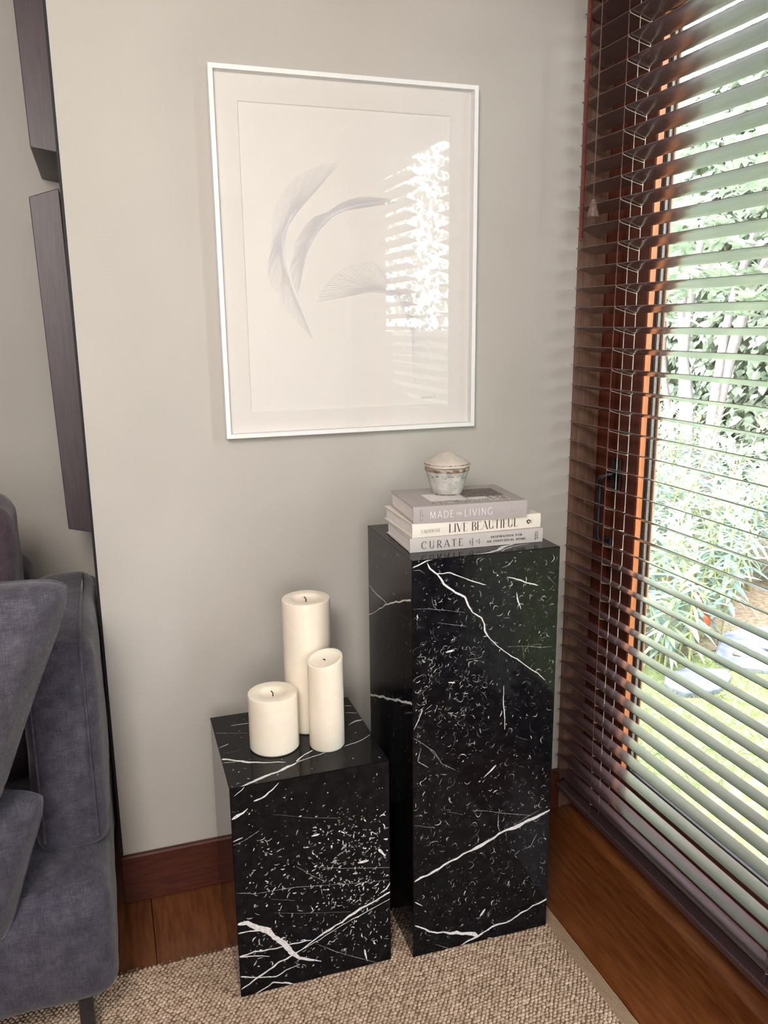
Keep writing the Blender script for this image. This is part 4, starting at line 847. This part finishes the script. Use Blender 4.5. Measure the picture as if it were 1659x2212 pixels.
for k in range(15000):
    x, y = .42+2.6*r.random()**1.4, r.uniform(-.4, 2.2)
    if k % 3: x, y = r.uniform(.42, 1.7), r.uniform(.15, 1.25)
    a = r.uniform(0, 2*PI); l = r.uniform(.010, .030); w_ = .0009; lx, ly = math.cos(a)*l*.7, math.sin(a)*l*.7
    g.add([(x-w_*math.sin(a), y+w_*math.cos(a), GZ), (x+w_*math.sin(a), y-w_*math.cos(a), GZ), (x+lx*.5, y+ly*.5, GZ+l*.6), (x+lx, y+ly, GZ+l*.75)], [(0, 1, 2), (0, 2, 3)])
g.mk('grass', M['grass'], kind='stuff', label='short mossy grass between the flagstones', cat='grass')
r = random.Random(21)
for k in range(26):
    o = mk('fallen_leaf', *ivy_leaf(r.uniform(.03, .055)), M['dryleaf'], loc=(r.uniform(.75, 1.9), r.uniform(.25, 1.0), GZ+.030), label='dry pinkish-brown leaf fallen on the moss and flagstones', cat='leaf', group='fallen leaves on the moss'); o.rotation_euler = (r.uniform(-.4, .4), r.uniform(-.4, .4), r.uniform(0, 6))
# hedge wall covered with ivy
hedge = thing('ivy_hedge', 'tall ivy-clad hedge wall closing off the garden', 'hedge', (3.55, 0, GZ))
HT = 3.25
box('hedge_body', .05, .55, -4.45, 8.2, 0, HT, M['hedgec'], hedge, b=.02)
IV = [leaf_src('leaf', *ivy_leaf(.075), M[m]) for m in ('ivyA', 'ivyB')]
gA = [G(), G()]; r = random.Random(17); cnt = 0
for k in range(15000):
    near = k % 3 != 0
    y = r.uniform(1.6, 6.2) if near else r.uniform(-4.2, 8)
    z = r.uniform(0, HT); x = .05-abs(r.gauss(0, .07)); rot = Euler((r.uniform(-.6, .6), r.uniform(.4, 1.5), PI+r.uniform(-.9, .9))); sc = r.uniform(.6, 1.5); i = 0 if r.random() < .62 else 1
    if near and cnt < 260 and 2.2 < y < 4.6 and .4 < z < 2.6 and r.random() < .2: inst(IV[i], hedge, (x-.05, y, z), rot, (sc, sc, sc)); cnt += 1
    else:
        mm = mat_of((x, y, z), rot, sc); gA[i].add([(mm @ vv.co)[:] for vv in IV[i].data.vertices], [tuple(p.vertices) for p in IV[i].data.polygons])
g = G(); [g.add(gA[i].v, gA[i].f, i) for i in (0, 1)]
g.mk('foliage', [M['ivyA'], M['ivyB']], hedge, kind='stuff')
hedge2 = thing('ivy_hedge', 'farther ivy hedge closing the garden, seen only mirrored in the picture glass', 'hedge', (1.9, -4.6, GZ))
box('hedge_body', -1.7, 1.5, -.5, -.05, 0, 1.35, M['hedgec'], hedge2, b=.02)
gA = [G(), G()]
for k in range(9000):
    rot = Euler((r.uniform(-.8, .8), r.uniform(.2, 1.5), PI/2+r.uniform(-1.4, 1.4))); sc = r.uniform(.4, 1.0); i = 0 if r.random() < .45 else 1; hi_ = k % 3
    mm = mat_of((r.uniform(-1.7, 1.5), -.3+r.gauss(0, .22) if hi_ else -.05+abs(r.gauss(0, .06)), r.uniform(1.2, HT) if hi_ else r.uniform(0, 1.4)), rot, sc); gA[i].add([(mm @ vv.co)[:] for vv in IV[i].data.vertices], [tuple(p.vertices) for p in IV[i].data.polygons])
g = G(); [g.add(gA[i].v, gA[i].f, i) for i in (0, 1)]
g.mk('foliage', [M['ivyA'], M['ivyB']], hedge2, kind='stuff')
# pale-stemmed small trees with whorls of oval leaves
OV = leaf_src('leaf', *flat_leaf(.105, .042, .15, .1, 4, 'oval'), M['ovalA'])
def tree(label, stems, loc, crown, n_ind):
    t = thing('garden_tree', label, 'tree', loc, 0, 'small garden trees'); o = Vector(loc)
    for P, r_ in stems:
        n_ = len(P); G().tube([Vector(p)-o for p in P], [r_*(1-.35*k/(n_-1)) for k in range(n_)], 9).mk('trunk', M['bark'], t, True)
    g = G(); cnt = 0
    for (c, rad, nw) in crown:
        for k in range(nw):
            p = Vector(c)+Vector((gr.gauss(0, rad[0]), gr.gauss(0, rad[1]), gr.gauss(0, rad[2])))-o; base = Euler((gr.uniform(-.6, .6), gr.uniform(-.6, .6), gr.uniform(0, 6)))
            for j in range(7):
                rot = (base.to_matrix() @ Euler((0, -gr.uniform(.0, .6), j*.9+gr.uniform(-.2, .2))).to_matrix()).to_euler(); sc = gr.uniform(.7, 1.2)
                if cnt < n_ind: inst(OV, t, p, rot, (sc, sc, sc)); cnt += 1
                else:
                    mm = mat_of(p, rot, sc); g.add([(mm @ vv.co)[:] for vv in OV.data.vertices], [tuple(q.vertices) for q in OV.data.polygons])
    if g.v: g.mk('crown', M['ovalA'], t, kind='stuff')
    return t
tree('small tree with a straight pair of pale trunks behind the shrubs', [([(2.95, 3.177, -0.17), (2.95, 3.177, 0.207), (2.95, 3.247, 0.434), (2.97, 3.326, 0.694), (2.95, 3.346, 1.025), (2.95, 3.398, 1.414), (2.95, 3.5, 1.802), (2.9, 3.611, 2.408)], 0.045), ([(2.9, 3.154, -0.17), (2.9, 3.154, 0.298), (2.9, 3.159, 0.48), (2.9, 3.189, 0.708), (2.9, 3.269, 0.996), (2.92, 3.279, 1.22), (2.92, 3.245, 1.533), (2.92, 3.16, 2.038)], 0.036)], (2.95, 3.187, -0.17), [((2.7, 3.027, 2.041), (0.25, 0.5, 0.35), 60), ((2.7, 2.818, 2.468), (0.25, 0.5, 0.3), 60), ((2.7, 3.158, 1.528), (0.1, 0.15, 0.12), 10), ((2.9, 3.621, 2.502), (0.2, 0.3, 0.4), 40)], 60)
tree('small tree with two pale trunks forking to the right', [([(2.7, 2.725, -0.17), (2.7, 2.725, 0.45), (2.7, 2.7, 0.695), (2.7, 2.671, 0.933), (2.7, 2.643, 1.165), (2.7, 2.578, 1.443), (2.7, 2.43, 1.805)], 0.034), ([(2.75, 2.755, -0.17), (2.75, 2.755, 0.459), (2.75, 2.701, 0.753), (2.75, 2.63, 1.05), (2.75, 2.569, 1.221), (2.78, 2.519, 1.441), (2.78, 2.302, 1.819)], 0.045)], (2.7, 2.716, -0.17), [((2.6, 2.393, 1.799), (0.25, 0.35, 0.3), 60), ((2.6, 2.375, 2.245), (0.25, 0.4, 0.3), 60), ((2.6, 2.586, 1.471), (0.1, 0.25, 0.08), 14), ((2.6, 2.306, 1.38), (0.1, 0.12, 0.08), 8)], 60)
tree('thin pale bent sapling beside the door frame', [([(3.0, 3.443, -0.17), (3.0, 3.443, 0.337), (3.0, 3.518, 0.538), (3.0, 3.597, 0.775), (3.0, 3.644, 1.015), (3.0, 3.667, 1.355), (3.0, 3.778, 1.96)], 0.03)], (3.0, 3.443, -0.17), [((2.9, 3.549, 1.806), (0.2, 0.2, 0.3), 30), ((2.9, 3.489, 1.22), (0.08, 0.08, 0.1), 6)], 60)

G().tube([(2.0, 2.359, 1.264), (2.0, 2.263, 1.249), (2.0, 2.211, 1.246), (2.0, 2.161, 1.253), (2.0, 2.077, 1.245), (2.0, 2.03, 1.223), (2.0, 1.971, 1.214)], .006, 5).mk('bare_twig', M['twig'], label='thin bare whitish twig hanging in front of the hedge', cat='twig')

# ------------------------------------------------------------------ to metres
done = set()
for o in list(scene.objects):
    if o.type in ('MESH', 'EMPTY'):
        o.location = Vector(o.location)*S
        if o.type == 'MESH' and o.data.name not in done: done.add(o.data.name); o.data.transform(Matrix.Scale(S, 4))
bpy.context.view_layer.update()
